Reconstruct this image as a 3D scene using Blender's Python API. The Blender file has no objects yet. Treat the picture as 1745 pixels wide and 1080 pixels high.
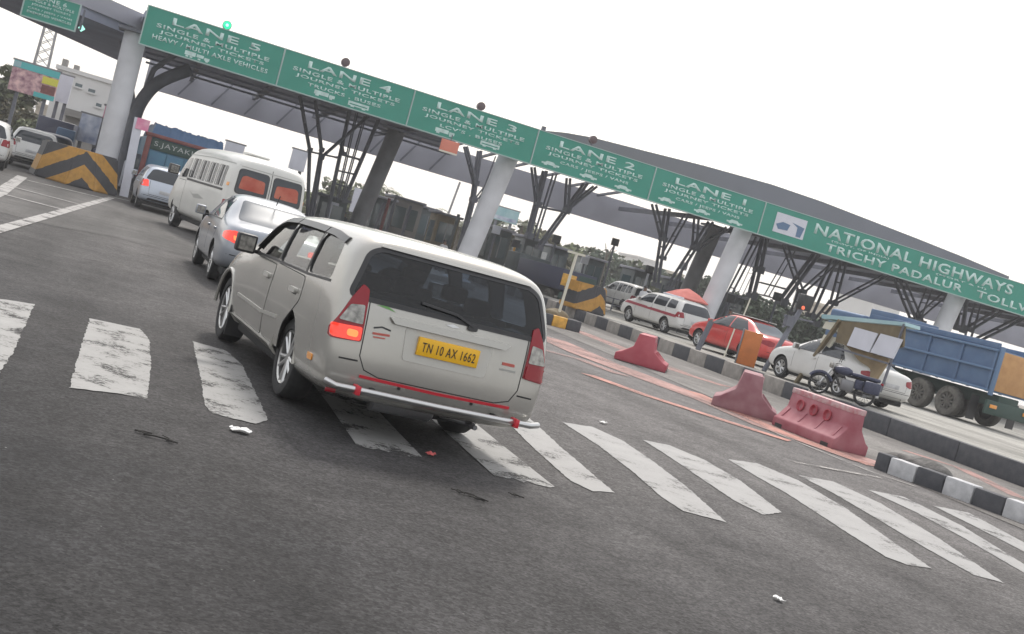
import bpy, bmesh, math, random
from mathutils import Vector, Matrix
from mathutils.bvhtree import BVHTree
random.seed(7)
SC = bpy.context.scene
COL = SC.collection
rad = math.radians

# ------------------------------------------------------------------ camera
FPX, ROLL, PITCH, EYE, YAW = 1980.0, 15.5, 2.66, 1.58, 18.6
_r, _p, _y = rad(ROLL), rad(PITCH), rad(YAW)
CF = Vector((math.sin(_y)*math.cos(_p), math.cos(_y)*math.cos(_p), -math.sin(_p)))
_R0 = Vector((math.cos(_y), -math.sin(_y), 0)); _U0 = _R0.cross(CF)
CR = math.cos(_r)*_R0 + math.sin(_r)*_U0
CU = -math.sin(_r)*_R0 + math.cos(_r)*_U0
CO = Vector((0, 0, EYE))
cd = bpy.data.cameras.new('camera'); cam = bpy.data.objects.new('camera', cd); COL.objects.link(cam)
cam.matrix_world = Matrix((( CR.x, CU.x, -CF.x, CO.x), (CR.y, CU.y, -CF.y, CO.y), (CR.z, CU.z, -CF.z, CO.z), (0, 0, 0, 1)))
cd.sensor_width = 36; cd.lens = FPX/1745*36; cd.clip_start = .1; cd.clip_end = 3000
SC.camera = cam

def ray(px, py): return CF + CR*((px-872.5)/FPX) - CU*((py-540)/FPX)
def G(px, py, z=0):                       # point of a level surface seen at this place
    d = ray(px, py); return CO + d*((z-EYE)/d.z)
def AXP(px, py, X):                       # point of an upright plane along the road
    d = ray(px, py); return CO + d*(X/d.x)
def AY(px, py, Y):                        # point of an upright plane across the road
    d = ray(px, py); return CO + d*(Y/d.y)

# ------------------------------------------------------------------ world and sun
w = bpy.data.worlds.new('World'); SC.world = w; w.use_nodes = True
nt = w.node_tree; nt.nodes.clear()
SUN_EL, SUN_AZ = rad(50), rad(14)         # azimuth clockwise from +Y
sky = nt.nodes.new('ShaderNodeTexSky'); sky.sky_type = 'NISHITA'; sky.sun_disc = False
sky.sun_elevation = SUN_EL; sky.sun_rotation = SUN_AZ; sky.air_density = 1.5; sky.dust_density = 4
b1 = nt.nodes.new('ShaderNodeBackground'); b1.inputs[1].default_value = .05
b2 = nt.nodes.new('ShaderNodeBackground'); b2.inputs[0].default_value = (1, .985, .975, 1); b2.inputs[1].default_value = .84
ad = nt.nodes.new('ShaderNodeAddShader'); wo = nt.nodes.new('ShaderNodeOutputWorld')
nt.links.new(sky.outputs[0], b1.inputs[0]); nt.links.new(b1.outputs[0], ad.inputs[0]); nt.links.new(b2.outputs[0], ad.inputs[1])
nt.links.new(ad.outputs[0], wo.inputs[0])
sd = bpy.data.lights.new('sun', 'SUN'); sd.energy = 2.1; sd.angle = rad(9); sd.color = (1, .96, .9)
so = bpy.data.objects.new('sun', sd); COL.objects.link(so)
sdir = Vector((math.sin(SUN_AZ)*math.cos(SUN_EL), math.cos(SUN_AZ)*math.cos(SUN_EL), math.sin(SUN_EL)))
so.rotation_euler = sdir.to_track_quat('Z', 'Y').to_euler(); so.location = (0, 0, 60)
vs = SC.view_settings; vs.view_transform = 'Standard'; vs.look = 'None'; vs.exposure = .36; vs.gamma = 1

# ------------------------------------------------------------------ materials
def mat(name, c, rough=.6, metal=0, var=0, scale=3, bump=0, bscale=40, coat=0, c2=None, spec=.5, emit=None, estr=1, detail=5):
    m = bpy.data.materials.new(name); m.use_nodes = True
    n = m.node_tree.nodes; L = m.node_tree.links; b = n['Principled BSDF']
    b.inputs['Base Color'].default_value = (*c, 1); b.inputs['Roughness'].default_value = rough
    b.inputs['Metallic'].default_value = metal; b.inputs['Coat Weight'].default_value = coat
    b.inputs['Coat Roughness'].default_value = .08; b.inputs['Specular IOR Level'].default_value = spec
    tc = n.new('ShaderNodeTexCoord')
    if var or c2:
        nz = n.new('ShaderNodeTexNoise'); nz.inputs['Scale'].default_value = scale; nz.inputs['Detail'].default_value = detail
        L.new(tc.outputs['Object'], nz.inputs['Vector'])
        cr = n.new('ShaderNodeValToRGB'); cr.color_ramp.elements[0].position = .32; cr.color_ramp.elements[1].position = .68
        k = c2 if c2 else tuple(min(1, x*(1+var)) for x in c)
        a = c if c2 else tuple(x*(1-var) for x in c)
        cr.color_ramp.elements[0].color = (*a, 1); cr.color_ramp.elements[1].color = (*k, 1)
        L.new(nz.outputs['Fac'], cr.inputs['Fac']); L.new(cr.outputs['Color'], b.inputs['Base Color'])
    if bump:
        bz = n.new('ShaderNodeTexNoise'); bz.inputs['Scale'].default_value = bscale; bz.inputs['Detail'].default_value = 4
        L.new(tc.outputs['Object'], bz.inputs['Vector'])
        bp = n.new('ShaderNodeBump'); bp.inputs['Strength'].default_value = bump; bp.inputs['Distance'].default_value = .02
        L.new(bz.outputs['Fac'], bp.inputs['Height']); L.new(bp.outputs['Normal'], b.inputs['Normal'])
    if emit:
        b.inputs['Emission Color'].default_value = (*emit, 1); b.inputs['Emission Strength'].default_value = estr
    return m

def glass_mat(name, tint, mixmin=.06):
    m = bpy.data.materials.new(name); m.use_nodes = True
    n = m.node_tree.nodes; L = m.node_tree.links; n.clear()
    t = n.new('ShaderNodeBsdfTransparent'); t.inputs[0].default_value = (*tint, 1)
    g = n.new('ShaderNodeBsdfGlossy'); g.inputs['Roughness'].default_value = .03; g.inputs[0].default_value = (.95, .95, .95, 1)
    f = n.new('ShaderNodeFresnel'); f.inputs[0].default_value = 1.45
    x = n.new('ShaderNodeMixShader'); o = n.new('ShaderNodeOutputMaterial')
    gb = n.new('ShaderNodeNewGeometry'); iv = n.new('ShaderNodeMath'); iv.operation = 'SUBTRACT'; iv.inputs[0].default_value = 1; L.new(gb.outputs['Backfacing'], iv.inputs[1])
    fm = n.new('ShaderNodeMath'); fm.operation = 'MULTIPLY'; L.new(f.outputs[0], fm.inputs[0]); L.new(iv.outputs[0], fm.inputs[1])
    L.new(fm.outputs[0], x.inputs[0]); L.new(t.outputs[0], x.inputs[1]); L.new(g.outputs[0], x.inputs[2]); L.new(x.outputs[0], o.inputs[0])
    return m

def road_mat(name, dark, light, blotch, speck=True, bump=.5, dust_and_shade=None):
    m = bpy.data.materials.new(name); m.use_nodes = True
    n = m.node_tree.nodes; L = m.node_tree.links; b = n['Principled BSDF']
    tc = n.new('ShaderNodeTexCoord')
    def noise(s, d=4, r=.6):
        z = n.new('ShaderNodeTexNoise'); z.inputs['Scale'].default_value = s; z.inputs['Detail'].default_value = d; z.inputs['Roughness'].default_value = r
        L.new(tc.outputs['Object'], z.inputs['Vector']); return z
    def ramp(src, p0, p1, c0, c1):
        r = n.new('ShaderNodeValToRGB'); e = r.color_ramp.elements
        e[0].position = p0; e[1].position = p1; e[0].color = (*c0, 1); e[1].color = (*c1, 1); L.new(src, r.inputs[0]); return r
    def mix(kind, fac, a, c):
        x = n.new('ShaderNodeMix'); x.data_type = 'RGBA'; x.blend_type = kind; x.inputs[0].default_value = fac
        L.new(a, x.inputs[6]); L.new(c, x.inputs[7]); return x
    big = ramp(noise(.22, 5).outputs['Fac'], .35, .7, dark, light)
    med = ramp(noise(1.6, 6, .7).outputs['Fac'], .3, .7, (1-blotch,)*3, (1+blotch,)*3)
    x = mix('MULTIPLY', 1, big.outputs[0], med.outputs[0])
    fine = ramp(noise(38, 4, .8).outputs['Fac'], .32, .72, (.62,)*3, (1.42,)*3)
    x = mix('MULTIPLY', 1, x.outputs[2], fine.outputs[0])
    if speck:
        v = n.new('ShaderNodeTexVoronoi'); v.inputs['Scale'].default_value = 9; L.new(tc.outputs['Object'], v.inputs['Vector'])
        s = ramp(v.outputs['Distance'], .035, .06, (1, 1, 1), (0, 0, 0))
        g = ramp(noise(3).outputs['Fac'], .55, .62, (0, 0, 0), (.35, .34, .33))
        k = mix('MULTIPLY', 1, s.outputs[0], g.outputs[0])
        x = mix('ADD', .5, x.outputs[2], k.outputs[2])
    if dust_and_shade:                                            # dusty tone and near-left shade, both put into the colour along X and Y
        sp = n.new('ShaderNodeSeparateXYZ'); L.new(tc.outputs['Object'], sp.inputs[0])
        def ma(op, a, v, w=None):
            k = n.new('ShaderNodeMath'); k.operation = op
            for i, q in enumerate((a, v, w)):
                if q is None: continue
                if isinstance(q, (int, float)): k.inputs[i].default_value = q
                else: L.new(q, k.inputs[i])
            return k
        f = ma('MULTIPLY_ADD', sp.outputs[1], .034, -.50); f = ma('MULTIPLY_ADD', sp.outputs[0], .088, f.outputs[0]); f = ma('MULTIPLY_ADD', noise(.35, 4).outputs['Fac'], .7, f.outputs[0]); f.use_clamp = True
        fn = ramp(noise(38, 4, .8).outputs['Fac'], .3, .72, tuple(q*.80 for q in dust_and_shade), tuple(q*1.18 for q in dust_and_shade)); fn = mix('MULTIPLY', 1, fn.outputs[0], med.outputs[0]); fo = fn.outputs[2]
        k = n.new('ShaderNodeMix'); k.data_type = 'RGBA'; L.new(f.outputs[0], k.inputs[0]); k.label = 'dust_and_shade'; L.new(x.outputs[2], k.inputs[6]); L.new(fo, k.inputs[7]); x = k
    for sc_, lo, hi in ((60, .68, 1.32), (22, .86, 1.14)):                      # stones of the surface
        v = n.new('ShaderNodeTexVoronoi'); v.inputs['Scale'].default_value = sc_; L.new(tc.outputs['Object'], v.inputs['Vector'])
        bw_ = n.new('ShaderNodeSeparateColor'); L.new(v.outputs['Color'], bw_.inputs[0])
        x = mix('MULTIPLY', 1 if bump > .4 else .5, x.outputs[2], ramp(bw_.outputs[0], .1, .95, (lo,)*3, (hi,)*3).outputs[0])
    mp = n.new('ShaderNodeMapping'); mp.inputs['Scale'].default_value = (.95, .07, 1); L.new(tc.outputs['Object'], mp.inputs[0])
    tz = n.new('ShaderNodeTexNoise'); tz.inputs['Scale'].default_value = 1; tz.inputs['Detail'].default_value = 3; L.new(mp.outputs[0], tz.inputs['Vector'])
    x = mix('MULTIPLY', 1, x.outputs[2], ramp(tz.outputs['Fac'], .36, .64, (.74,)*3, (1.12,)*3).outputs[0])                     # wheel tracks
    st = ramp(noise(.9, 5, .65).outputs['Fac'], .60, .74, (1, 1, 1), (.62, .62, .63)); x = mix('MULTIPLY', 1, x.outputs[2], st.outputs[0])     # oil stains
    cv = n.new('ShaderNodeTexVoronoi'); cv.feature = 'DISTANCE_TO_EDGE'; cv.inputs['Scale'].default_value = .22
    wn = noise(1.2, 5, .7); va = n.new('ShaderNodeMix'); va.data_type = 'RGBA'; va.blend_type = 'LINEAR_LIGHT'; va.inputs[0].default_value = .9
    L.new(tc.outputs['Object'], va.inputs[6]); L.new(wn.outputs['Color'], va.inputs[7]); L.new(va.outputs[2], cv.inputs['Vector'])
    ck = ramp(cv.outputs['Distance'], .0012, .0035, (.45,)*3, (1, 1, 1)); x = mix('MULTIPLY', .8, x.outputs[2], ck.outputs[0])
    L.new(x.outputs[2], b.inputs['Base Color'])
    b.inputs['Roughness'].default_value = .82; b.inputs['Specular IOR Level'].default_value = .14
    bp = n.new('ShaderNodeBump'); bp.inputs['Strength'].default_value = bump; bp.inputs['Distance'].default_value = .012
    L.new(noise(60, 3, .7).outputs['Fac'], bp.inputs['Height']); L.new(bp.outputs['Normal'], b.inputs['Normal'])
    return m

def worn_mat(name, paint, under, thr=.42, soft=.12, s1=14, s2=2.2):
    m = bpy.data.materials.new(name); m.use_nodes = True
    n = m.node_tree.nodes; L = m.node_tree.links; b = n['Principled BSDF']
    tc = n.new('ShaderNodeTexCoord')
    a = n.new('ShaderNodeTexNoise'); a.inputs['Scale'].default_value = s1; a.inputs['Detail'].default_value = 6; a.inputs['Roughness'].default_value = .75
    c = n.new('ShaderNodeTexNoise'); c.inputs['Scale'].default_value = s2; c.inputs['Detail'].default_value = 3
    L.new(tc.outputs['Object'], a.inputs['Vector']); L.new(tc.outputs['Object'], c.inputs['Vector'])
    mx = n.new('ShaderNodeMath'); mx.operation = 'MULTIPLY_ADD'; mx.inputs[1].default_value = .55
    L.new(c.outputs['Fac'], mx.inputs[0])
    m2 = n.new('ShaderNodeMath'); m2.operation = 'MULTIPLY'; m2.inputs[1].default_value = .45; L.new(a.outputs['Fac'], m2.inputs[0]); L.new(m2.outputs[0], mx.inputs[2])
    r = n.new('ShaderNodeValToRGB'); e = r.color_ramp.elements; e[0].position = thr-soft/2; e[1].position = thr+soft/2
    e[0].color = (*under, 1); e[1].color = (*paint, 1); L.new(mx.outputs[0], r.inputs[0])
    e[0].color = (0, 0, 0, 1); e[1].color = (1, 1, 1, 1)
    q = n.new('ShaderNodeValToRGB'); q.color_ramp.elements[0].position = .3; q.color_ramp.elements[1].position = .7
    q.color_ramp.elements[0].color = (*[u*.45+p*.55 for p, u in zip(paint, under)], 1); q.color_ramp.elements[1].color = (*paint, 1); L.new(mx.outputs[0], q.inputs[0]); L.new(q.outputs[0], b.inputs['Base Color'])
    b.inputs['Roughness'].default_value = .75
    tr = n.new('ShaderNodeBsdfTransparent'); ms = n.new('ShaderNodeMixShader'); L.new(r.outputs[0], ms.inputs[0]); L.new(tr.outputs[0], ms.inputs[1]); L.new(b.outputs[0], ms.inputs[2])
    L.new(ms.outputs[0], n['Material Output'].inputs[0])
    return m

def chevron_mat(name, c1, c2, period):
    # painted bands: inverted V round the local x = 0 line
    m = bpy.data.materials.new(name); m.use_nodes = True
    n = m.node_tree.nodes; L = m.node_tree.links; b = n['Principled BSDF']
    tc = n.new('ShaderNodeTexCoord'); s = n.new('ShaderNodeSeparateXYZ'); L.new(tc.outputs['Object'], s.inputs[0])
    def mt(op, a, v):
        k = n.new('ShaderNodeMath'); k.operation = op; L.new(a, k.inputs[0])
        if v is not None:
            if isinstance(v, (int, float)): k.inputs[1].default_value = v
            else: L.new(v, k.inputs[1])
        return k.outputs[0]
    ax = mt('ABSOLUTE', s.outputs[0], None); u = mt('MULTIPLY', ax, .75); u = mt('ADD', u, s.outputs[2]); u = mt('DIVIDE', u, period); u = mt('ADD', u, .1); u = mt('FRACT', u, None)
    nz = n.new('ShaderNodeTexNoise'); nz.inputs['Scale'].default_value = 6; L.new(tc.outputs['Object'], nz.inputs['Vector'])
    d = mt('MULTIPLY', nz.outputs['Fac'], .12); u = mt('ADD', u, d)
    r = n.new('ShaderNodeValToRGB'); r.color_ramp.interpolation = 'CONSTANT'; e = r.color_ramp.elements
    e[0].position = 0; e[0].color = (*c1, 1); e[1].position = .55; e[1].color = (*c2, 1); L.new(u, r.inputs[0])
    x = n.new('ShaderNodeMix'); x.data_type = 'RGBA'; x.blend_type = 'MULTIPLY'; x.inputs[0].default_value = 1
    q = n.new('ShaderNodeValToRGB'); q.color_ramp.elements[0].color = (.6, .6, .6, 1); q.color_ramp.elements[0].position = .3; L.new(nz.outputs['Fac'], q.inputs[0])
    L.new(r.outputs[0], x.inputs[6]); L.new(q.outputs[0], x.inputs[7]); L.new(x.outputs[2], b.inputs['Base Color'])
    b.inputs['Roughness'].default_value = .6
    return m

def leaf_mat(name, c):
    m = bpy.data.materials.new(name); m.use_nodes = True
    n = m.node_tree.nodes; L = m.node_tree.links; b = n['Principled BSDF']
    g = n.new('ShaderNodeNewGeometry'); r = n.new('ShaderNodeValToRGB'); e = r.color_ramp.elements
    e[0].color = (*[x*.55 for x in c], 1); e[1].color = (c[0]*1.7, c[1]*1.5, c[2]*1.4, 1)
    L.new(g.outputs['Random Per Island'], r.inputs[0]); L.new(r.outputs[0], b.inputs['Base Color']); b.inputs['Roughness'].default_value = .6
    return m

M = dict(
 asphalt=road_mat('asphalt', (.024, .024, .0262), (.041, .040, .0402), .25, dust_and_shade=(.128, .121, .119)),
 concrete_road=road_mat('concrete_road', (.080, .077, .075), (.125, .120, .116), .20, bump=.3),
 concrete_lane=road_mat('concrete_lane', (.145, .137, .130), (.205, .194, .184), .2, bump=.3),
 platform=road_mat('platform_concrete', (.27, .262, .24), (.345, .335, .31), .15, bump=.3),
 earth=road_mat('earth', (.16, .14, .11), (.24, .21, .17), .2, speck=False),
 paint=worn_mat('road_paint_white', (.29, .287, .28), (.09, .088, .085), .43, .10, 26, 3.0),
 paint_fresh=worn_mat('crossing_paint_white', (.305, .30, .295), (.12, .118, .115), .395, .12, 24, 2.2),
 paint_line=worn_mat('line_paint', (.31, .30, .29), (.18, .17, .165), .41, .14),
 paint_old=worn_mat('old_line_paint', (.36, .34, .32), (.17, .16, .15), .48, .2),
 red_paint=worn_mat('red_road_paint', (.42, .17, .13), (.30, .22, .20), .43, .28, 9, .8),
 red_stain=worn_mat('red_dust_stain', (.36, .19, .165), (.27, .2, .19), .455, .34, 7, .6),
 champagne=mat('champagne_paint', (.375, .364, .335), .26, .45, .08, 1.6, coat=.6),
 champagne2=mat('champagne_trim', (.41, .40, .37), .3, .2, coat=.5),
 silver=mat('silver_paint', (.27, .29, .325), .32, .4, .04, 1, coat=.6),
 silverblue=mat('pale_blue_paint', (.44, .48, .55), .32, .3, coat=.6),
 white=mat('white_paint', (.56, .555, .54), .4, 0, .05, 2, coat=.4),
 cream=mat('cream_van_paint', (.55, .545, .515), .4, 0, .06, 1.5, coat=.4),
 red_car=mat('red_paint', (.50, .045, .04), .3, 0, .1, 2, coat=.7),
 visor=mat('smoked_visor', (.03, .03, .032), .35),
 nametext=mat('faded_name_paint', (.36, .38, .37), .6, var=.2, scale=8),
 black=mat('black_plastic', (.02, .02, .022), .5),
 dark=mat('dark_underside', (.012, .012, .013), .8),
 rubber=mat('tyre_rubber', (.022, .022, .023), .8, var=.3, scale=20),
 dusty_rubber=mat('dusty_tyre', (.10, .095, .085), .85, var=.35, scale=9),
 alloy=mat('alloy_rim', (.48, .48, .48), .3, .85),
 steel=mat('steel_hub', (.20, .20, .21), .45, .6),
 chrome=mat('polished_steel', (.50, .50, .50), .30, .9),
 tint=mat('tinted_glass', (.014, .024, .042), .05, spec=.42),
 tint3=mat('dusty_rear_glass', (.07, .085, .105), .38, spec=.12),
 tint2=mat('car_glass', (.025, .03, .037), .05, spec=.5),
 smokeglass=glass_mat('smoked_rear_glass', (.12, .155, .215)),
 clearglass=glass_mat('side_glass', (.80, .83, .80)),
 interior=mat('cabin_trim', (.045, .043, .04), .8),
 seat=mat('seat_cloth', (.06, .058, .05), .9, var=.2, scale=30),
 lampred=mat('red_lens', (.24, .006, .014), .2, coat=.25, spec=.3),
 lampclear=mat('clear_lens', (.26, .25, .23), .15, .3, coat=.5, var=.45, scale=22),
 lampon=mat('lit_brake_lens', (.6, .03, .02), .2, emit=(1, .05, .02), estr=.55, coat=.5),
 bulb=mat('lit_brake_bulb', (.8, .2, .05), .3, emit=(1, .22, .06), estr=.9),
 amber=mat('amber_reflector', (.75, .28, .02), .3, coat=.5),
 plate=mat('yellow_plate', (.80, .44, .015), .45),
 plateink=mat('plate_ink', (.03, .025, .02), .5),
 tape=mat('red_tape', (.50, .02, .035), .4),
 green=mat('sign_green', (.018, .215, .155), .5, c2=(.026, .25, .185), scale=.8),
 signwhite=mat('sign_lettering', (.46, .60, .57), .6, var=.15, scale=5),
 signframe=mat('sign_frame', (.32, .42, .40), .5),
 pillar=mat('pillar_concrete', (.53, .535, .56), .75, var=.09, scale=1.5, bump=.2, bscale=12),
 pillar_dark=mat('grey_column', (.22, .22, .232), .75, var=.15, scale=1.5),
 soffit=mat('soffit_sheet', (.25, .27, .345), .8, var=.12, scale=.6),
 fascia=mat('fascia_sheet', (.30, .30, .345), .7, var=.10, scale=.5),
 roofsheet=mat('roof_sheet', (.14, .148, .165), .6, var=.08, scale=.4),
 beam_pale=mat('pale_beam', (.20, .215, .27), .6, var=.15, scale=1),
 steelwork=mat('painted_steelwork', (.115, .12, .145), .6, var=.2, scale=2),
 barrier=mat('red_barrier_plastic', (.30, .030, .05), .55, c2=(.38, .075, .095), scale=2.5),
 barrier_dark=mat('dusty_barrier_plastic', (.20, .065, .082), .7, c2=(.30, .16, .175), scale=3),
 barrier_pale=mat('faded_barrier_plastic', (.25, .055, .075), .65, c2=(.33, .13, .15), scale=3),
 barrier_trim=mat('worn_white_tape', (.48, .38, .38), .6, c2=(.40, .14, .16), scale=9),
 chevron=chevron_mat('chevron_paint', (.035, .035, .042), (.50, .25, .03), .92),
 kerb_white=mat('kerb_white', (.50, .50, .51), .8, c2=(.36, .36, .37), scale=7, bump=.3),
 kerb_black=mat('kerb_black', (.045, .047, .055), .8, c2=(.07, .07, .078), scale=6, bump=.3),
 kerb_grey=mat('kerb_concrete', (.26, .24, .22), .85, var=.2, scale=4),
 grit=mat('grit', (.12, .115, .11), .95, var=.35, scale=9, bump=.8, bscale=25),
 yellow=mat('yellow_paint', (.62, .33, .05), .6, var=.2, scale=6),
 orange=mat('orange_board', (.46, .14, .03), .6, var=.15, scale=3),
 tan=mat('tan_canvas', (.30, .23, .14), .85, var=.2, scale=3),
 khaki=mat('khaki_sheet', (.14, .11, .065), .85, var=.2, scale=3),
 board=mat('pale_board', (.55, .56, .62), .6, var=.05, scale=2),
 cream_box=mat('cream_panel', (.58, .56, .47), .7),
 blue=mat('truck_blue', (.055, .105, .20), .6, c2=(.08, .14, .24), scale=2),
 blue2=mat('truck_blue_pale', (.09, .16, .27), .6),
 teal=mat('truck_teal', (.05, .13, .22), .6, c2=(.06, .165, .24), scale=2),
 truckred=mat('truck_red_frame', (.17, .05, .045), .6, var=.2, scale=4),
 wood=mat('tan_tailgate', (.48, .27, .11), .7, c2=(.40, .21, .08), scale=4),
 greendark=mat('dark_green_chassis', (.03, .06, .05), .7),
 maroon=mat('maroon_stripe', (.28, .03, .05), .5),
 umbrella=mat('faded_red_canopy', (.46, .12, .10), .8, var=.15, scale=3),
 navy=mat('navy_paint', (.02, .025, .055), .45, c2=(.05, .055, .10), scale=25),
 pink=mat('pink_board', (.62, .09, .26), .6, c2=(.70, .35, .45), scale=3),
 salmon=mat('salmon_board', (.60, .20, .14), .7, var=.08, scale=2),
 wall_white=mat('white_wall', (.58, .57, .56), .85, var=.06, scale=.3),
 wall_grey=mat('grey_wall', (.20, .19, .18), .85, var=.2, scale=.5),
 wall_cream=mat('cream_wall', (.50, .45, .38), .85, var=.08, scale=.4),
 booth=mat('booth_panel', (.05, .065, .07), .5, var=.3, scale=1),
 boothglass=mat('booth_glass', (.05, .08, .09), .08, spec=.8),
 poster=mat('blue_poster', (.55, .58, .64), .6, c2=(.16, .2, .32), scale=1.4),
 crowd=mat('crowd_print', (.22, .09, .14), .6, c2=(.72, .48, .46), scale=3.2, detail=8),
 billteal=mat('teal_print', (.08, .42, .42), .6), billyellow=mat('yellow_print', (.62, .58, .06), .6),
 billblue=mat('pale_teal_print', (.22, .38, .42), .6, c2=(.36, .5, .52), scale=.8),
 bark=mat('bark', (.10, .08, .06), .9, var=.3, scale=6),
 leaf=leaf_mat('leaf_green', (.065, .085, .038)), leaf2=leaf_mat('leaf_olive', (.085, .085, .045)), leaf3=leaf_mat('leaf_dark', (.055, .085, .055)),
 leafpale=leaf_mat('leaf_pale', (.11, .14, .07)),
 siggreen=mat('lit_green_lamp', (.02, .5, .25), .3, emit=(.02, .75, .38), estr=.7),
 sigcore=mat('lit_green_core', (.4, 1, .8), .3, emit=(.45, 1, .85), estr=1),
 sigoff=mat('unlit_lamp', (.09, .06, .065), .35),
 sigred=mat('lit_red_lamp', (.6, .1, .05), .3, emit=(1, .2, .1), estr=.6),
 paper=mat('white_paper', (.75, .74, .72), .8), redscrap=mat('red_wrapper', (.5, .10, .10), .6),
 twig=mat('dry_twig', (.02, .018, .016), .9), skin=mat('skin', (.16, .085, .055), .6), shirt=mat('white_shirt', (.6, .6, .62), .8),
 redcurtain=mat('red_window_print', (.36, .06, .035), .7, c2=(.46, .14, .09), scale=4),
 greendecal=mat('green_decal', (.12, .30, .08), .5), reddecal=mat('red_decal', (.42, .08, .06), .5), greydecal=mat('grey_decal', (.30, .30, .28), .5),
)

# ------------------------------------------------------------------ helpers
def tag(o, label=None, cat=None, group=None, kind=None):
    if label: o['label'] = label
    if cat: o['category'] = cat
    if group: o['group'] = group
    if kind: o['kind'] = kind
    return o
def thing(name, label, cat, loc=(0, 0, 0), head=0, group=None):
    o = bpy.data.objects.new(name, None); COL.objects.link(o); o.empty_display_size = .3
    o.location = loc; o.rotation_euler = (0, 0, rad(head)); return tag(o, label, cat, group)

class MB:
    def __init__(s): s.bm = bmesh.new()
    def _add(s, vs, fs):
        v = [s.bm.verts.new(p) for p in vs]
        for f in fs:
            try: s.bm.faces.new([v[i] for i in f])
            except ValueError: pass
        return v
    def box(s, x0, x1, y0, y1, z0, z1, m=None):
        p = [Vector((x, y, z)) for z in (z0, z1) for y in (y0, y1) for x in (x0, x1)]
        if m: p = [m @ q for q in p]
        s._add(p, [(0, 2, 3, 1), (4, 5, 7, 6), (0, 1, 5, 4), (2, 6, 7, 3), (0, 4, 6, 2), (1, 3, 7, 5)]); return s
    def tube(s, pts, r, n=10, r1=None, cap=True):
        pts = [Vector(p) for p in pts]; rings = []; u = None
        for i, p in enumerate(pts):
            t = (pts[min(i+1, len(pts)-1)]-pts[max(i-1, 0)]).normalized()
            if u is None: u = t.cross(Vector((0, 0, 1)) if abs(t.z) < .95 else Vector((1, 0, 0))).normalized()
            else: u = (u-t*u.dot(t)).normalized()
            v = t.cross(u); rr = r if r1 is None else r+(r1-r)*i/max(1, len(pts)-1)
            rings.append([s.bm.verts.new(p+u*rr*math.cos(2*math.pi*k/n)+v*rr*math.sin(2*math.pi*k/n)) for k in range(n)])
        for a, b in zip(rings, rings[1:]):
            for k in range(n): s.bm.faces.new((a[k], a[(k+1) % n], b[(k+1) % n], b[k]))
        if cap: s.bm.faces.new(rings[0][::-1]); s.bm.faces.new(rings[-1])
        return s
    def bar(s, a, b, wx, wz=None):                      # square bar
        a, b = Vector(a), Vector(b); wz = wz or wx; t = (b-a).normalized()
        u = t.cross(Vector((0, 1, 0)) if abs(t.y) < .9 else Vector((0, 0, 1))).normalized(); v = t.cross(u)
        p = [q+u*i*wx/2+v*j*wz/2 for q in (a, b) for i, j in ((-1, -1), (1, -1), (1, 1), (-1, 1))]
        s._add(p, [(0, 1, 2, 3), (7, 6, 5, 4), (0, 4, 5, 1), (1, 5, 6, 2), (2, 6, 7, 3), (3, 7, 4, 0)]); return s
    def prism(s, pts, off):                             # closed outline pushed along off
        pts = [Vector(p) for p in pts]; off = Vector(off); n = len(pts)
        s._add(pts+[p+off for p in pts], [tuple(range(n)), tuple(range(2*n-1, n-1, -1))]+[(i, n+i, n+(i+1) % n, (i+1) % n) for i in range(n)]); return s
    def lathe(s, prof, n=32, axis='x', c=(0, 0, 0), cap=True):    # prof: (along, radius)
        c = Vector(c); rings = []
        for a, r in prof:
            ring = []
            for k in range(n):
                t = 2*math.pi*k/n; cs, sn = r*math.cos(t), r*math.sin(t)
                ring.append(s.bm.verts.new(c+(Vector((a, cs, sn)) if axis == 'x' else Vector((cs, a, sn)) if axis == 'y' else Vector((cs, sn, a)))))
            rings.append(ring)
        for A, B in zip(rings, rings[1:]):
            for k in range(n): s.bm.faces.new((A[k], A[(k+1) % n], B[(k+1) % n], B[k]))
        if cap: s.bm.faces.new(rings[0][::-1]); s.bm.faces.new(rings[-1])
        return s
    def sheet(s, pts): s._add([Vector(p) for p in pts], [tuple(range(len(pts)))]); return s
    def build(s, name, m, parent=None, bevel=0, smooth=False, loc=None, seg=2):
        bm = s.bm
        if bevel:
            bmesh.ops.remove_doubles(bm, verts=bm.verts, dist=1e-5)
            es = [e for e in bm.edges if len(e.link_faces) == 2 and e.calc_face_angle(0) > .5]
            bmesh.ops.bevel(bm, geom=es, offset=bevel, segments=seg, affect='EDGES', profile=.5)
        bmesh.ops.recalc_face_normals(bm, faces=bm.faces)
        me = bpy.data.meshes.new(name); bm.to_mesh(me); bm.free()
        me.materials.append(M[m] if isinstance(m, str) else m)
        if smooth or bevel:
            me.polygons.foreach_set('use_smooth', [True]*len(me.polygons)); me.set_sharp_from_angle(angle=rad(38))
        o = bpy.data.objects.new(name, me); COL.objects.link(o)
        if parent: o.parent = parent
        if loc is not None: o.location = loc
        return o

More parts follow.
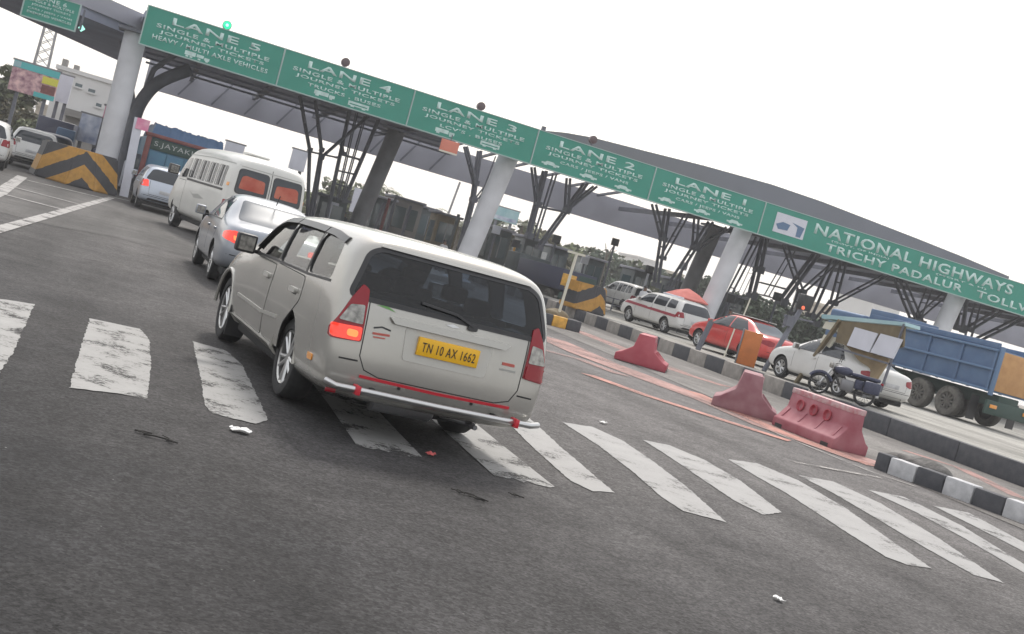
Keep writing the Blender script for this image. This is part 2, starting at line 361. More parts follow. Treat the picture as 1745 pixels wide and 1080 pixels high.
def text_mesh(items, name, m, parent, depth=.01, bold=0):
    # items: (string, centre x, centre z, height, width or None); lies in the xz plane facing -y
    bm = bmesh.new()
    for st, cx, cz, h, wd in items:
        c = bpy.data.curves.new('lettering', 'FONT'); c.body = st; c.size = 1; c.align_x = 'CENTER'; c.extrude = 0; c.offset = bold; c.resolution_u = 3; c.space_character = 1.12
        o = bpy.data.objects.new('lettering', c); COL.objects.link(o)
        bpy.context.view_layer.update()
        me = bpy.data.meshes.new_from_object(o.evaluated_get(bpy.context.evaluated_depsgraph_get()))
        xs = [v.co.x for v in me.vertices]; ys = [v.co.y for v in me.vertices]
        x0, x1 = min(xs), max(xs); y0, y1 = min(ys), max(ys)
        sz = h/(y1-y0); sx = (wd/(x1-x0)) if wd else sz
        for v in me.vertices: v.co = Vector(((v.co.x-(x0+x1)/2)*sx+cx, 0, (v.co.y-(y0+y1)/2)*sz+cz))
        bm.from_mesh(me); bpy.data.objects.remove(o); bpy.data.curves.remove(c); bpy.data.meshes.remove(me)
    r = bmesh.ops.extrude_face_region(bm, geom=list(bm.faces))
    bmesh.ops.translate(bm, verts=[g for g in r['geom'] if isinstance(g, bmesh.types.BMVert)], vec=(0, -depth, 0))
    bmesh.ops.recalc_face_normals(bm, faces=bm.faces)
    me = bpy.data.meshes.new(name); bm.to_mesh(me); bm.free(); me.materials.append(M[m])
    o = bpy.data.objects.new(name, me); COL.objects.link(o); o.parent = parent; return o

def rnd(poly, r, n=4):                                  # round the corners of a 2D outline
    out = []; N = len(poly)
    for i in range(N):
        p = Vector(poly[i]); a = Vector(poly[i-1])-p; b = Vector(poly[(i+1) % N])-p
        k = min(r, a.length*.45, b.length*.45); A = p+a.normalized()*k; B = p+b.normalized()*k
        for j in range(n+1):
            t = j/n; out.append(((1-t)**2*A+2*t*(1-t)*p+t*t*B)[:])
    return out

AX = {'x+': Vector((1, 0, 0)), 'x-': Vector((-1, 0, 0)), 'y+': Vector((0, 1, 0)), 'y-': Vector((0, -1, 0)), 'z+': Vector((0, 0, 1))}
def lift(axis, u, v, k):
    if axis[0] == 'x': return Vector((k, u, v))
    if axis[0] == 'y': return Vector((u, k, v))
    return Vector((u, v, k))
def conform(bvh, outline, axis, name, m, parent, off=.005, depth=.025, grid=.12, label=None):
    bm = bmesh.new(); d = AX[axis]
    bm.faces.new([bm.verts.new(lift(axis, u, v, 0)) for u, v in outline])
    us = [p[0] for p in outline]; vv = [p[1] for p in outline]
    for lo, hi, nor in ((min(us), max(us), lift(axis, 1, 0, 0)), (min(vv), max(vv), lift(axis, 0, 1, 0))):
        n = int((hi-lo)/grid)
        for i in range(1, n+1):
            t = lo+(hi-lo)*i/(n+1)
            bmesh.ops.bisect_plane(bm, geom=bm.verts[:]+bm.edges[:]+bm.faces[:], plane_co=nor*t, plane_no=nor)
    bmesh.ops.triangulate(bm, faces=bm.faces[:])
    for v in bm.verts:
        h = bvh.ray_cast(v.co+d*8, -d)
        q = h[0] if h[0] is not None else None
        if q is None or (q-v.co).dot(d) < -2:
            q = bvh.find_nearest(v.co+d*.8)[0]; v.co = v.co-d*v.co.dot(d)+d*q.dot(d)
        else: v.co = q.copy()
        v.co += d*off
    es = [e for e in bm.edges if e.is_boundary]
    r = bmesh.ops.extrude_edge_only(bm, edges=es)
    bmesh.ops.translate(bm, verts=[g for g in r['geom'] if isinstance(g, bmesh.types.BMVert)], vec=-d*depth)
    bmesh.ops.recalc_face_normals(bm, faces=bm.faces)
    if sum(f.normal.dot(d)*f.calc_area() for f in bm.faces) < 0: bmesh.ops.reverse_faces(bm, faces=bm.faces)
    me = bpy.data.meshes.new(name); bm.to_mesh(me); bm.free(); me.materials.append(M[m])
    me.polygons.foreach_set('use_smooth', [True]*len(me.polygons)); me.set_sharp_from_angle(angle=rad(40))
    o = bpy.data.objects.new(name, me); COL.objects.link(o); o.parent = parent
    if label: o['label'] = label
    return o
def strip(pts, wd):                                     # a thin band along a 2D polyline
    pts = [Vector(p) for p in pts]; L, R = [], []
    for i, p in enumerate(pts):
        t = (pts[min(i+1, len(pts)-1)]-pts[max(i-1, 0)]).normalized(); nrm = Vector((-t.y, t.x))*wd/2
        L.append((p+nrm)[:]); R.append((p-nrm)[:])
    return L+R[::-1]

# ------------------------------------------------------------------ vehicles
def cage(st, crown=.035, bulge=.04):
    bm = bmesh.new(); rings = []
    for (y, sill, xm, zb, xb, zt, xt, lb, lt) in st:
        z1 = sill+.22*(zb-sill); z2 = sill+.6*(zb-sill)
        half = [(xm-.055, y+lb*.6, sill), (xm, y, z1), (xm+.008, y+lb*.4, z2), (xb, y+lb, zb), ((xb*.48+xt*.52)+.015, y+(lb+lt)*.48, zb+(zt-zb)*.52), (xt, y+lt, zt)]
        right = [bm.verts.new(p) for p in half]; left = [bm.verts.new((-p[0], p[1], p[2])) for p in half]
        top = [bm.verts.new((xt*k, y+lt-(.0 if k else 0), zt+crown*(1-k*k))) for k in (.55, 0, -.55)]
        bot = [bm.verts.new(((xm-.055)*k, y+lb*.6, sill)) for k in (-.5, 0, .5)]
        rings.append((left, right, top, bot))
    def loop(r): return r[3]+r[1]+r[2]+r[0][::-1]
    for a, b in zip(rings, rings[1:]):
        A, B = loop(a), loop(b); n = len(A)
        for k in range(n): bm.faces.new((A[k], A[(k+1) % n], B[(k+1) % n], B[k]))
    for idx, sg in ((0, -1), (-1, 1)):
        l, r, t, b = rings[idx]; rows = [[l[0]]+b+[r[0]]]
        for j in range(1, 5):
            rows.append([l[j]]+[bm.verts.new(Vector((r[j].co.x*k, r[j].co.y+sg*bulge*(1-k*k), r[j].co.z))) for k in (-.55, 0, .55)]+[r[j]])
        rows.append([l[5]]+t[::-1]+[r[5]])
        for A, B in zip(rows, rows[1:]):
            for k in range(4): bm.faces.new((A[k], A[k+1], B[k+1], B[k]))
    bmesh.ops.recalc_face_normals(bm, faces=bm.faces)
    return bm
def mesh_obj(bm, name, m):
    me = bpy.data.meshes.new(name); bm.to_mesh(me); bm.free(); me.materials.append(M[m])
    o = bpy.data.objects.new(name, me); COL.objects.link(o); return o
def freeze(o, name, angle=32):
    bpy.context.view_layer.update()
    dg = bpy.context.evaluated_depsgraph_get()
    me = bpy.data.meshes.new_from_object(o.evaluated_get(dg), preserve_all_data_layers=True, depsgraph=dg); me.name = name
    me.polygons.foreach_set('use_smooth', [True]*len(me.polygons)); me.set_sharp_from_angle(angle=rad(angle))
    return me
def wheel(parent, x, y, r, wd, side, rub='rubber', rim='alloy', spokes=5):
    mb = MB(); h = wd/2; rr = .66 if rim == 'alloy' else .56
    mb.lathe([(-h*.70, r*rr), (-h*.95, r*(rr+.04)), (-h, r*.80), (-h*.95, r*.92), (-h*.72, r*.985), (0, r), (h*.72, r*.985), (h*.95, r*.92), (h, r*.80), (h*.95, r*(rr+.04)), (h*.70, r*rr)], 40, cap=False)
    t = mb.build('wheel', rub, parent, smooth=True, loc=(x, y, r))
    s = side; mb = MB(); q = [(h*.1, r*rr), (h*.80, r*(rr+.015)), (h*.88, r*rr), (h*.80, r*(rr-.06)), (h*.1, r*(rr-.07))]
    mb.lathe([(a*s, b) for a, b in q], 36, cap=False)
    n = spokes*2 if rim == 'alloy' else 10
    for k in range(n):
        a = 2*math.pi*k/n; da = .10*(1 if k % 2 else -1) if rim == 'alloy' else 0
        p1 = Vector((h*.72*s, r*(rr-.03)*math.cos(a+da), r*(rr-.03)*math.sin(a+da))); p0 = Vector((h*.62*s, r*.10*math.cos(a), r*.10*math.sin(a)))
        mb.tube([p0, p1], r*(.055 if rim == 'alloy' else .08), 6)
    mb.lathe([(h*.4*s, r*.16), (h*.72*s, r*.15), (h*.76*s, r*.10), (h*.76*s, .005)], 16)
    mb.build('rim', rim, t, smooth=True)
    mb = MB(); mb.lathe([(-h*.3, r*(rr-.05)), (h*.3, r*(rr-.05))], 24); mb.build('brake_drum', 'dark', t)
    return t

def vehicle(name, label, cat, st, paint, loc, head, wb, track, wr, ww, wins=(), group=None, cavity=None, rub='rubber', rim='alloy', crown=.035, archr=1.16, spokes=5, arches=True, y0=0):
    root = thing(name, label, cat, loc, head, group)
    o = mesh_obj(cage(st, crown), 'body', paint)
    ss = o.modifiers.new('s', 'SUBSURF'); ss.levels = ss.render_levels = 3 if cavity else 2
    smooth = freeze(o, 'smooth')
    bm = bmesh.new(); bm.from_mesh(smooth); bvh = BVHTree.FromBMesh(bm); bm.free()
    cutters = []
    def cut(c):
        md = o.modifiers.new('b', 'BOOLEAN'); md.object = c; md.operation = 'DIFFERENCE'; md.solver = 'EXACT'; md.material_mode = 'TRANSFER'; cutters.append(c)
    if arches:
        mb = MB()
        for yy in (y0, y0+wb):
            for s in (-1, 1): mb.lathe([(s*(track/2-ww*.9), wr*archr), (s*(track/2+.5), wr*archr)] if s > 0 else [(s*(track/2+.5), wr*archr), (s*(track/2-ww*.9), wr*archr)], 40, 'x', (0, yy, wr*1.02))
        cut(mb.build('cutter', 'dark'))
    if cavity:
        cc = mesh_obj(cage(cavity, .02, 0), 'cutter', 'interior'); s2 = cc.modifiers.new('s', 'SUBSURF'); s2.levels = s2.render_levels = 2; cut(cc)
        for ax, ol in wins:
            if ax == 'x-': cut(MB().prism([(-1.3, u, v) for u, v in ol], (2.6, 0, 0)).build('cutter', 'black'))
            if ax == 'y-': cut(MB().prism([(u, -1.6, v) for u, v in ol], (0, 1.32, 0)).build('cutter', 'interior'))
            if ax == 'y+': cut(MB().prism([(u, 1.95, v) for u, v in ol], (0, 1.9, 0)).build('cutter', 'black'))
    me = freeze(o, 'body')
    for c in cutters: bpy.data.objects.remove(c)
    bpy.data.objects.remove(o)
    body = bpy.data.objects.new('body', me); COL.objects.link(body); body.parent = root
    for ax, ol in wins:
        if cavity and ax in ('x-', 'x+'): conform(bvh, ol, ax, 'side_window', 'clearglass', root, off=-.012, depth=.004)
        elif cavity and ax == 'y-':
            conform(bvh, strip(list(ol)+[ol[0], ol[1]], .035), ax, 'window_rubber', 'black', root, off=.006, grid=.05)
            conform(bvh, ol, ax, 'rear_window', 'smokeglass', root, off=.002, depth=.004, grid=.05)
        elif cavity and ax == 'y+': conform(bvh, ol, ax, 'windscreen', 'clearglass', root, off=-.01, depth=.004)
        else: conform(bvh, ol, ax, {'x': 'side_window', 'y': 'rear_window' if ax == 'y-' else 'windscreen', 'z': 'windscreen'}[ax[0]], 'tint2', root, grid=.08)
    for yy in (y0, y0+wb):
        for s in (-1, 1): wheel(root, s*(track/2), yy, wr, ww, s, rub, rim, spokes)
    return root, bvh, body
def both(ol): return [('x-', ol), ('x+', ol)]
def lamp(bvh, root, ol, axis, m='lampred', name='tail_light', off=.008, label=None): return conform(bvh, ol, axis, name, m, root, off, .03, .06, label)
def flat_plate(root, bvh, x, z, wd, h, m, ink=None, axis='y-', text=None, off=.012):
    p = bvh.ray_cast(Vector((x, -8, z)), Vector((0, 1, 0)))[0]; y = p.y-off
    mb = MB(); mb.box(x-wd/2, x+wd/2, y-.012, y+.03, z-h/2, z+h/2); o = mb.build('number_plate', m, root, bevel=.004)
    if text: 
        t = text_mesh([(text, x, z, h*.52, wd*.88)], 'lettering', ink, o, .003); t.location = (0, y-.0125, 0)
    return o
def mirror(root, x, y, z, m, s, sc=1):
    o = MB().box(-.09*sc, .09*sc, -.045*sc, .06*sc, -.085*sc, .085*sc).build('mirror', m, root, bevel=.02*sc, loc=(x, y, z))
    MB().box(-.068*sc, .068*sc, -.050*sc, -.0455*sc, -.062*sc, .062*sc).build('mirror_glass', 'lampclear', o)
    MB().bar((-s*.16, .03, -.06), (-s*.05, .01, -.06), .035).build('mirror_arm', 'black', o)
    return o

# ================================================================== THE SETTING
def sheet(name, pts, m, kind='structure'):
    o = MB().sheet(pts).build(name, m); return tag(o, kind=kind)
def flat(name, poly, m, z, parent=None):                # fine sheet so that its outline can be ragged
    o = MB().sheet([(x, y, z) for x, y in poly]).build(name, m, parent); return tag(o, kind='structure')
sheet('ground', [(-420, -120, -.03), (480, -120, -.03), (480, 520, -.03), (-420, 520, -.03)], 'earth')
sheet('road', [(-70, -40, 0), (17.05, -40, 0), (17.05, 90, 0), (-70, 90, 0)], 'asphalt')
pA, pB, pC = G(85, 384), G(200, 405), G(318, 436)
sheet('concrete_apron', [(-16, pA.y+4, .004), (pA.x, pA.y, .004), (pB.x, pB.y, .004), (pC.x, pC.y, .004), (4.5, 22.6, .004), (9, 26, .004), (11.6, 30, .004), (11.6, 90, .004), (-16, 90, .004)], 'concrete_road')
sheet('concrete_lane', [(11.45, 4, .008), (17.02, 4, .008), (17.02, 88, .008), (11.9, 88, .008)], 'concrete_lane')
tag(MB().box(17.3, 140, -10, 160, -.4, .42).build('platform', 'platform'), kind='structure')

def ragged(x0, x1, y0, y1, sk0=0, sk1=0, n=9, amp=.07):
    pts = [(x0, y0)]
    for i in range(1, n): t = i/n; pts.append((x0+(x1-x0)*t, y0+(sk0*t)+random.uniform(-amp, amp*.5)))
    pts += [(x1, y0+sk0), (x1+random.uniform(-.02, .02), (y0+y1)/2), (x1, y1+sk1)]
    for i in range(1, n): t = 1-i/n; pts.append((x0+(x1-x0)*t, y1+sk1*t+random.uniform(-.03, .03)))
    pts += [(x0, y1), (x0+random.uniform(-.02, .02), (y0+y1)/2)]
    return pts
STR = [(1.86, .52, 8.15, 11.3), (2.92, .52, 8.1, 11.2)]
for x, wd, y0, y1 in STR: flat('crosswalk_stripe', ragged(x, x+wd, y0, y1, .05, .12), 'paint', .006)
def rough(P, amp):                                      # worn outline
    out = []
    for i, p in enumerate(P):
        q = P[(i+1) % len(P)]; n = max(2, int((q-p).length/.05))
        for k in range(n): r = p.lerp(q, k/n); out.append((r.x+random.uniform(-amp, amp), r.y+random.uniform(-amp, amp)*1.6))
    return out
for pl, m in (([(-70, 498), (0, 510), (59, 519), (22, 602), (-8, 645), (-95, 632)], 'paint'), ([(153, 543), (238, 561), (255, 580), (257, 625), (250, 681), (212, 673), (118, 662), (135, 600)], 'paint'),
    ([(328, 582), (385, 598), (412, 622), (440, 680), (456, 716), (436, 723), (362, 706), (348, 690), (341, 640)], 'paint'),
    ([(858, 713), (902, 713), (955, 762), (1047, 840), (1010, 838), (972, 820), (915, 770)], 'paint_fresh'),
    ([(958, 720), (1010, 728), (1060, 751), (1112, 786), (1172, 832), (1238, 891), (1165, 872), (1130, 850), (1080, 806), (1020, 760)], 'paint_fresh'),
    ([(1095, 750), (1140, 759), (1200, 784), (1262, 820), (1332, 874), (1300, 878), (1250, 853), (1180, 806), (1130, 772)], 'paint_fresh'),
    ([(1240, 783), (1290, 790), (1360, 819), (1440, 866), (1520, 923), (1587, 969), (1545, 963), (1510, 950), (1440, 906), (1340, 841), (1290, 813)], 'paint_fresh'),
    ([(1360, 810), (1420, 821), (1500, 858), (1600, 918), (1710, 994), (1660, 981), (1580, 936), (1480, 876), (1420, 841)], 'paint_fresh'),
    ([(1478, 835), (1540, 847), (1640, 897), (1745, 962), (1800, 998), (1800, 1020), (1745, 977), (1640, 916), (1560, 873)], 'paint_fresh'),
    ([(1590, 862), (1650, 874), (1760, 933), (1850, 985), (1850, 1003), (1740, 938), (1660, 897)], 'paint_fresh')):
    P = [Vector((G(*p).x, G(*p).y)) for p in pl]; flat('crosswalk_stripe', rough(P, .007), m, .006)
def pxline(name, pts, wd, m, z=.012):
    P = [G(*p) for p in pts]; return flat(name, strip([(p.x, p.y) for p in P], wd), m, z)
pxline('lane_line', [(-40, 402), (0, 391), (190, 337)], .22, 'paint_line')
pxline('lane_line', [(-30, 341), (0, 328), (38, 301)], .30, 'paint_line')
for a, b in (((44, 307), (180, 339)), ((21, 319), (137, 349)), ((3, 331), (104, 357)), ((190, 336), (222, 343))): pxline('hatch_line', [a, b], .26, 'paint_line', .016)
pxline('lane_line', [(905, 560), (1000, 602), (1160, 669), (1330, 742), (1480, 803), (1560, 830)], .07, 'paint_old')
pxline('lane_line', [(1352, 788), (1500, 815)], .12, 'paint_old')
pxline('red_marking', [(1000, 638), (1100, 674), (1230, 716), (1345, 752)], .40, 'red_paint')
pxline('red_marking', [(925, 572), (1010, 610), (1110, 648), (1225, 690), (1330, 735), (1490, 792)], 1.25, 'red_stain', .013)
pxline('red_marking', [(1180, 668), (1330, 737), (1490, 796)], .42, 'red_paint', .0135)
pxline('red_marking', [(960, 555), (1050, 590), (1160, 635), (1240, 660)], .9, 'red_stain', .014)
pxline('red_marking', [(1540, 768), (1640, 800), (1740, 850)], .4, 'red_stain', .014)
pxline('red_marking', [(900, 590), (985, 612), (1060, 640)], .5, 'red_stain', .015)

# raised kerb of the platform: painted blocks, darker towards the viewer
kt = thing('platform_kerb', 'long black and grey painted kerb edging the raised concrete platform', 'kerb', (17.18, 8, 0))
y = 8.0; k = 0
while y < 75:
    L = 1.15 if y > 24 else 2.4
    m = ('kerb_black' if k % 2 == 0 else 'kerb_grey') if y > 24 else 'kerb_black'
    MB().box(-.14, .14, y-8+.01, y-8+L-.01, -.05, .44).build('kerb_block', m, kt, bevel=.02)
    y += L; k += 1
# short striped kerb by the crossing
ks = thing('striped_kerb', 'short kerb of black and white painted stones beside the crossing', 'kerb', (0, 0, 0))
a, b = G(1487, 797), G(1742, 893); a, b = Vector((a.x, a.y)), Vector((b.x, b.y)); dv = (b-a).normalized(); nv = Vector((-dv.y, dv.x))
if nv.x < 0: nv = -nv
s = 0; ks.location = (a.x, a.y, 0); ang = math.atan2(dv.y, dv.x)
ks.rotation_euler = (0, 0, ang)
for i in range(12):
    L = .26 if i == 0 else .50
    MB().box(s+.008, s+L-.008, 0, .24, -.03, .27+random.uniform(-.015, .015)).build('kerb_stone', 'kerb_white' if i % 2 else 'kerb_black', ks, bevel=.025)
    s += L
# heap of grit behind it
def heap(name, label, c, sx, sy, h, m):
    bm = bmesh.new(); bmesh.ops.create_icosphere(bm, subdivisions=4, radius=1)
    for v in bm.verts:
        d = 1+.10*math.sin(v.co.x*3.1+v.co.y*2)+.06*math.sin(v.co.y*5+v.co.x*4.3); v.co = Vector((v.co.x*sx*d, v.co.y*sy*d, max(-.02, v.co.z*h*d)))
    me = bpy.data.meshes.new(name); bm.to_mesh(me); bm.free(); me.materials.append(M[m]); me.polygons.foreach_set('use_smooth', [True]*len(me.polygons))
    o = bpy.data.objects.new(name, me); COL.objects.link(o); o.location = c; tag(o, label, 'heap'); return o
q = G(1568, 796); hp = heap('grit_heap', 'low grey grit heap lying behind the striped kerb', (q.x, q.y, 0), .72, .24, .17, 'grit'); hp.rotation_euler = (0, 0, ang)

# ------------------------------------------------------------------ litter
def litter(name, label, px, py, s, m, cat='litter'):
    q = G(px, py); bm = bmesh.new(); bmesh.ops.create_grid(bm, x_segments=9, y_segments=7, size=1)
    for v in bm.verts: v.co = Vector((v.co.x*s*(1+.2*math.sin(v.co.y*5)), v.co.y*s*.7*(1+.2*math.sin(v.co.x*4)), .012+s*.34*abs(math.sin(v.co.x*2.3+v.co.y*1.7))*abs(math.cos(v.co.y*2.1-v.co.x))+random.uniform(0, s*.10)))
    r = bmesh.ops.extrude_face_region(bm, geom=bm.faces[:]); bmesh.ops.translate(bm, verts=[g for g in r['geom'] if isinstance(g, bmesh.types.BMVert)], vec=(0, 0, .004))
    me = bpy.data.meshes.new(name); bm.to_mesh(me); bm.free(); me.materials.append(M[m]); o = bpy.data.objects.new(name, me); COL.objects.link(o)
    o.location = (q.x, q.y, 0); o.rotation_euler = (0, 0, random.uniform(0, 3)); tag(o, label, cat)
litter('crumpled_paper', 'crumpled white paper on the asphalt below the third crossing stripe', 408, 737, .062, 'paper')
litter('paper_scrap', 'small white paper scrap alone on the asphalt at lower right', 1325, 1024, .036, 'paper')
litter('red_wrapper', 'tiny red wrapper on the asphalt behind the beige minivan', 733, 777, .045, 'redscrap')
litter('paper_scrap', 'pale scrap lying near the red road paint left of the barriers', 1027, 722, .05, 'paper')
def twigs(label, px, py, s):
    q = G(px, py); mb = MB()
    for i in range(7):
        a = random.uniform(-.5, .5)+(0 if i % 2 else 2.6); x0, y0 = random.uniform(-s, s), random.uniform(-s*.4, s*.4); L = random.uniform(.4, 1)*s
        mb.tube([(x0, y0, .012), (x0+L*math.cos(a)*.5, y0+L*math.sin(a)*.5, .016), (x0+L*math.cos(a), y0+L*math.sin(a), .012)], .0045, 5)
    o = mb.build('dry_twig', 'twig', loc=(q.x, q.y, 0)); o.rotation_euler = (0, 0, -.25); tag(o, label, 'twig')
twigs('dark broken twigs on the asphalt below the second and third crossing stripes', 262, 747, .14)
twigs('dark twig scraps on the asphalt below the crossing behind the minivan', 789, 845, .12)
twigs('smallest dark twig scrap right of the other twigs below the crossing', 874, 846, .05)

# ------------------------------------------------------------------ red plastic barriers
def jersey(label, px, py, ang, L=1.75, W=.62, H=.92, m='barrier', pockets=False, sc=1):
    q = G(px, py, .008)
    t = thing('road_barrier', label, 'barrier', (q.x, q.y, .008), ang, 'red plastic barriers along the lane edge')
    prof = [(-W/2, 0), (-W/2, .17), (-W*.40, .22), (-W*.2, H*.55), (-W*.15, H), (W*.15, H), (W*.2, H*.55), (W*.40, .22), (W/2, .17), (W/2, 0)]
    mb = MB(); mb.prism([(-L/2, a, b) for a, b in prof], (L, 0, 0))
    for x in (-L*.27, L*.27): pass
    o = mb.build('shell', m, t, bevel=.025)
    if pockets:
        for i in (-1, 0, 1):
            x = i*L*.22-.10
            mb = MB(); mb.lathe([(.02, .085), (-.03, .105), (-.035, .085), (.0, .07), (.02, .02)], 20, 'y', (x, -W*.20, H*.66)); mb.build('pocket', 'barrier', t, smooth=True)
        mb = MB(); mb.box(-L/2-.004, L/2+.004, -W*.17-.004, W*.17+.004, H-.09, H+.006); mb.build('top_rail', 'barrier_trim', t, bevel=.015)
    else:
        mb = MB()
        for i in range(3): mb.box(-L*.2+i*.09, -L*.2+i*.09+.03, -W*.175-.004, -W*.1, H-.16, H-.02)
        mb.build('tape_mark', 'barrier_trim', t)
    for x in (-.42, -.14, .14, .42): MB().prism([(x*L-.02, -W*.405, .205), (x*L+.02, -W*.405, .205), (x*L+.02, -W*.225, H*.52), (x*L-.02, -W*.225, H*.52)], (0, -.015, .008)).build('moulded_rib', m, t)
    for x in (-.38, .38):
        MB().box(x*L-.10, x*L+.10, -W/2-.004, -W/2+.05, 0, .07).build('fork_slot', 'black', t)
    return t
jersey('bright red barrier farthest from the crossing, narrow end to the road', 1092, 621, 62, L=1.35, W=1.25, H=.74)
jersey('dusty dark red barrier in the middle of the row of three', 1266, 701, 60, L=1.3, W=1.2, H=.76, m='barrier_dark')
jersey('faded pink red barrier nearest the striped kerb with three round pockets', 1392, 750, -86, L=1.75, W=.74, H=.74, m='barrier_pale', pockets=True)

# ================================================================== VEHICLES
# --- beige minivan in the foreground
ST_MPV = [(-.95, .36, .80, 1.02, .78, 1.47, .60, .07, .30), (-.83, .31, .87, 1.02, .86, 1.51, .66, .07, .33), (-.35, .27, .89, 1.03, .875, 1.545, .69, 0, .08),
          (.5, .25, .89, 1.03, .88, 1.565, .70, 0, 0), (1.3, .25, .89, 1.03, .88, 1.57, .70, 0, 0), (1.75, .25, .89, 1.03, .88, 1.54, .68, 0, 0),
          (2.05, .25, .89, 1.02, .88, 1.42, .68, 0, 0), (2.45, .25, .89, 1.00, .87, 1.18, .70, 0, 0), (2.75, .25, .89, .98, .86, 1.03, .73, 0, 0),
          (3.2, .27, .88, .90, .83, .95, .68, 0, 0), (3.48, .30, .84, .78, .76, .83, .60, 0, 0), (3.62, .34, .68, .68, .64, .73, .50, 0, 0)]
ST_FAM = [(-.99, .32, .86, 1.02, .83, 1.455, .735, .06, .22), (-.90, .27, .905, 1.02, .895, 1.485, .775, .06, .24), (-.40, .24, .91, 1.03, .897, 1.515, .785, 0, .05),
          (.5, .24, .90, 1.03, .89, 1.515, .78, 0, 0), (1.3, .24, .90, 1.02, .885, 1.495, .765, 0, 0), (1.75, .24, .89, 1.00, .88, 1.455, .74, 0, 0),
          (2.05, .24, .89, .99, .88, 1.355, .73, 0, 0), (2.45, .24, .89, .97, .87, 1.13, .735, 0, 0), (2.8, .24, .89, .95, .86, 1.0, .75, 0, 0),
          (3.25, .26, .88, .88, .83, .93, .70, 0, 0), (3.56, .29, .84, .77, .76, .82, .62, 0, 0), (3.72, .33, .68, .68, .64, .73, .52, 0, 0)]
CAV = [(-.45, .78, .70, 1.0, .72, 1.37, .58, 0, .1), (-.3, .75, .78, 1.0, .77, 1.42, .66, 0, .05), (.5, .75, .80, 1.0, .78, 1.425, .67, 0, 0), (1.3, .75, .80, 1.0, .78, 1.41, .66, 0, 0),
       (1.75, .75, .80, .98, .77, 1.37, .63, 0, 0), (2.15, .75, .79, .96, .75, 1.22, .59, 0, 0), (2.4, .78, .7, .92, .68, 1.04, .55, 0, 0)]
W1 = rnd([(1.16, 1.06), (2.20, 1.05), (1.84, 1.40), (1.62, 1.46), (1.16, 1.475)], .05)
W2 = rnd([(.20, 1.065), (1.06, 1.06), (1.06, 1.475), (.20, 1.47)], .05)
W3 = rnd([(-.50, 1.09), (.10, 1.07), (.10, 1.47), (-.40, 1.44)], .07)
RG = rnd([(-.765, 1.03), (.765, 1.03), (.60, 1.40), (.48, 1.445), (-.48, 1.445), (-.60, 1.40)], .09)
F1 = rnd([(1.14, 1.04), (2.22, 1.01), (1.84, 1.315), (1.60, 1.385), (1.14, 1.41)], .05)
F2 = rnd([(.17, 1.055), (1.09, 1.04), (1.09, 1.412), (.17, 1.418)], .05)
F3 = rnd([(-.56, 1.085), (.12, 1.06), (.12, 1.418), (-.46, 1.398)], .09)
RF = rnd([(-.82, 1.03), (.82, 1.03), (.72, 1.355), (.63, 1.405), (-.63, 1.405), (-.72, 1.355)], .06)
FW = rnd([(-.66, 1.05), (.66, 1.05), (.56, 1.41), (-.56, 1.41)], .06)
INX, INY, INH = 2.27, 9.33, 6.9
van0, bv, bd = vehicle('minivan', 'beige minivan with lit brake light and yellow number plate on the crossing', 'minivan', ST_FAM, 'champagne', (INX, INY, .004), INH,
    2.72, 1.50, .335, .215, both(F1)+both(F2)+both(F3)+[('y-', RF), ('y+', FW)], cavity=CAV, y0=.24, crown=.022)
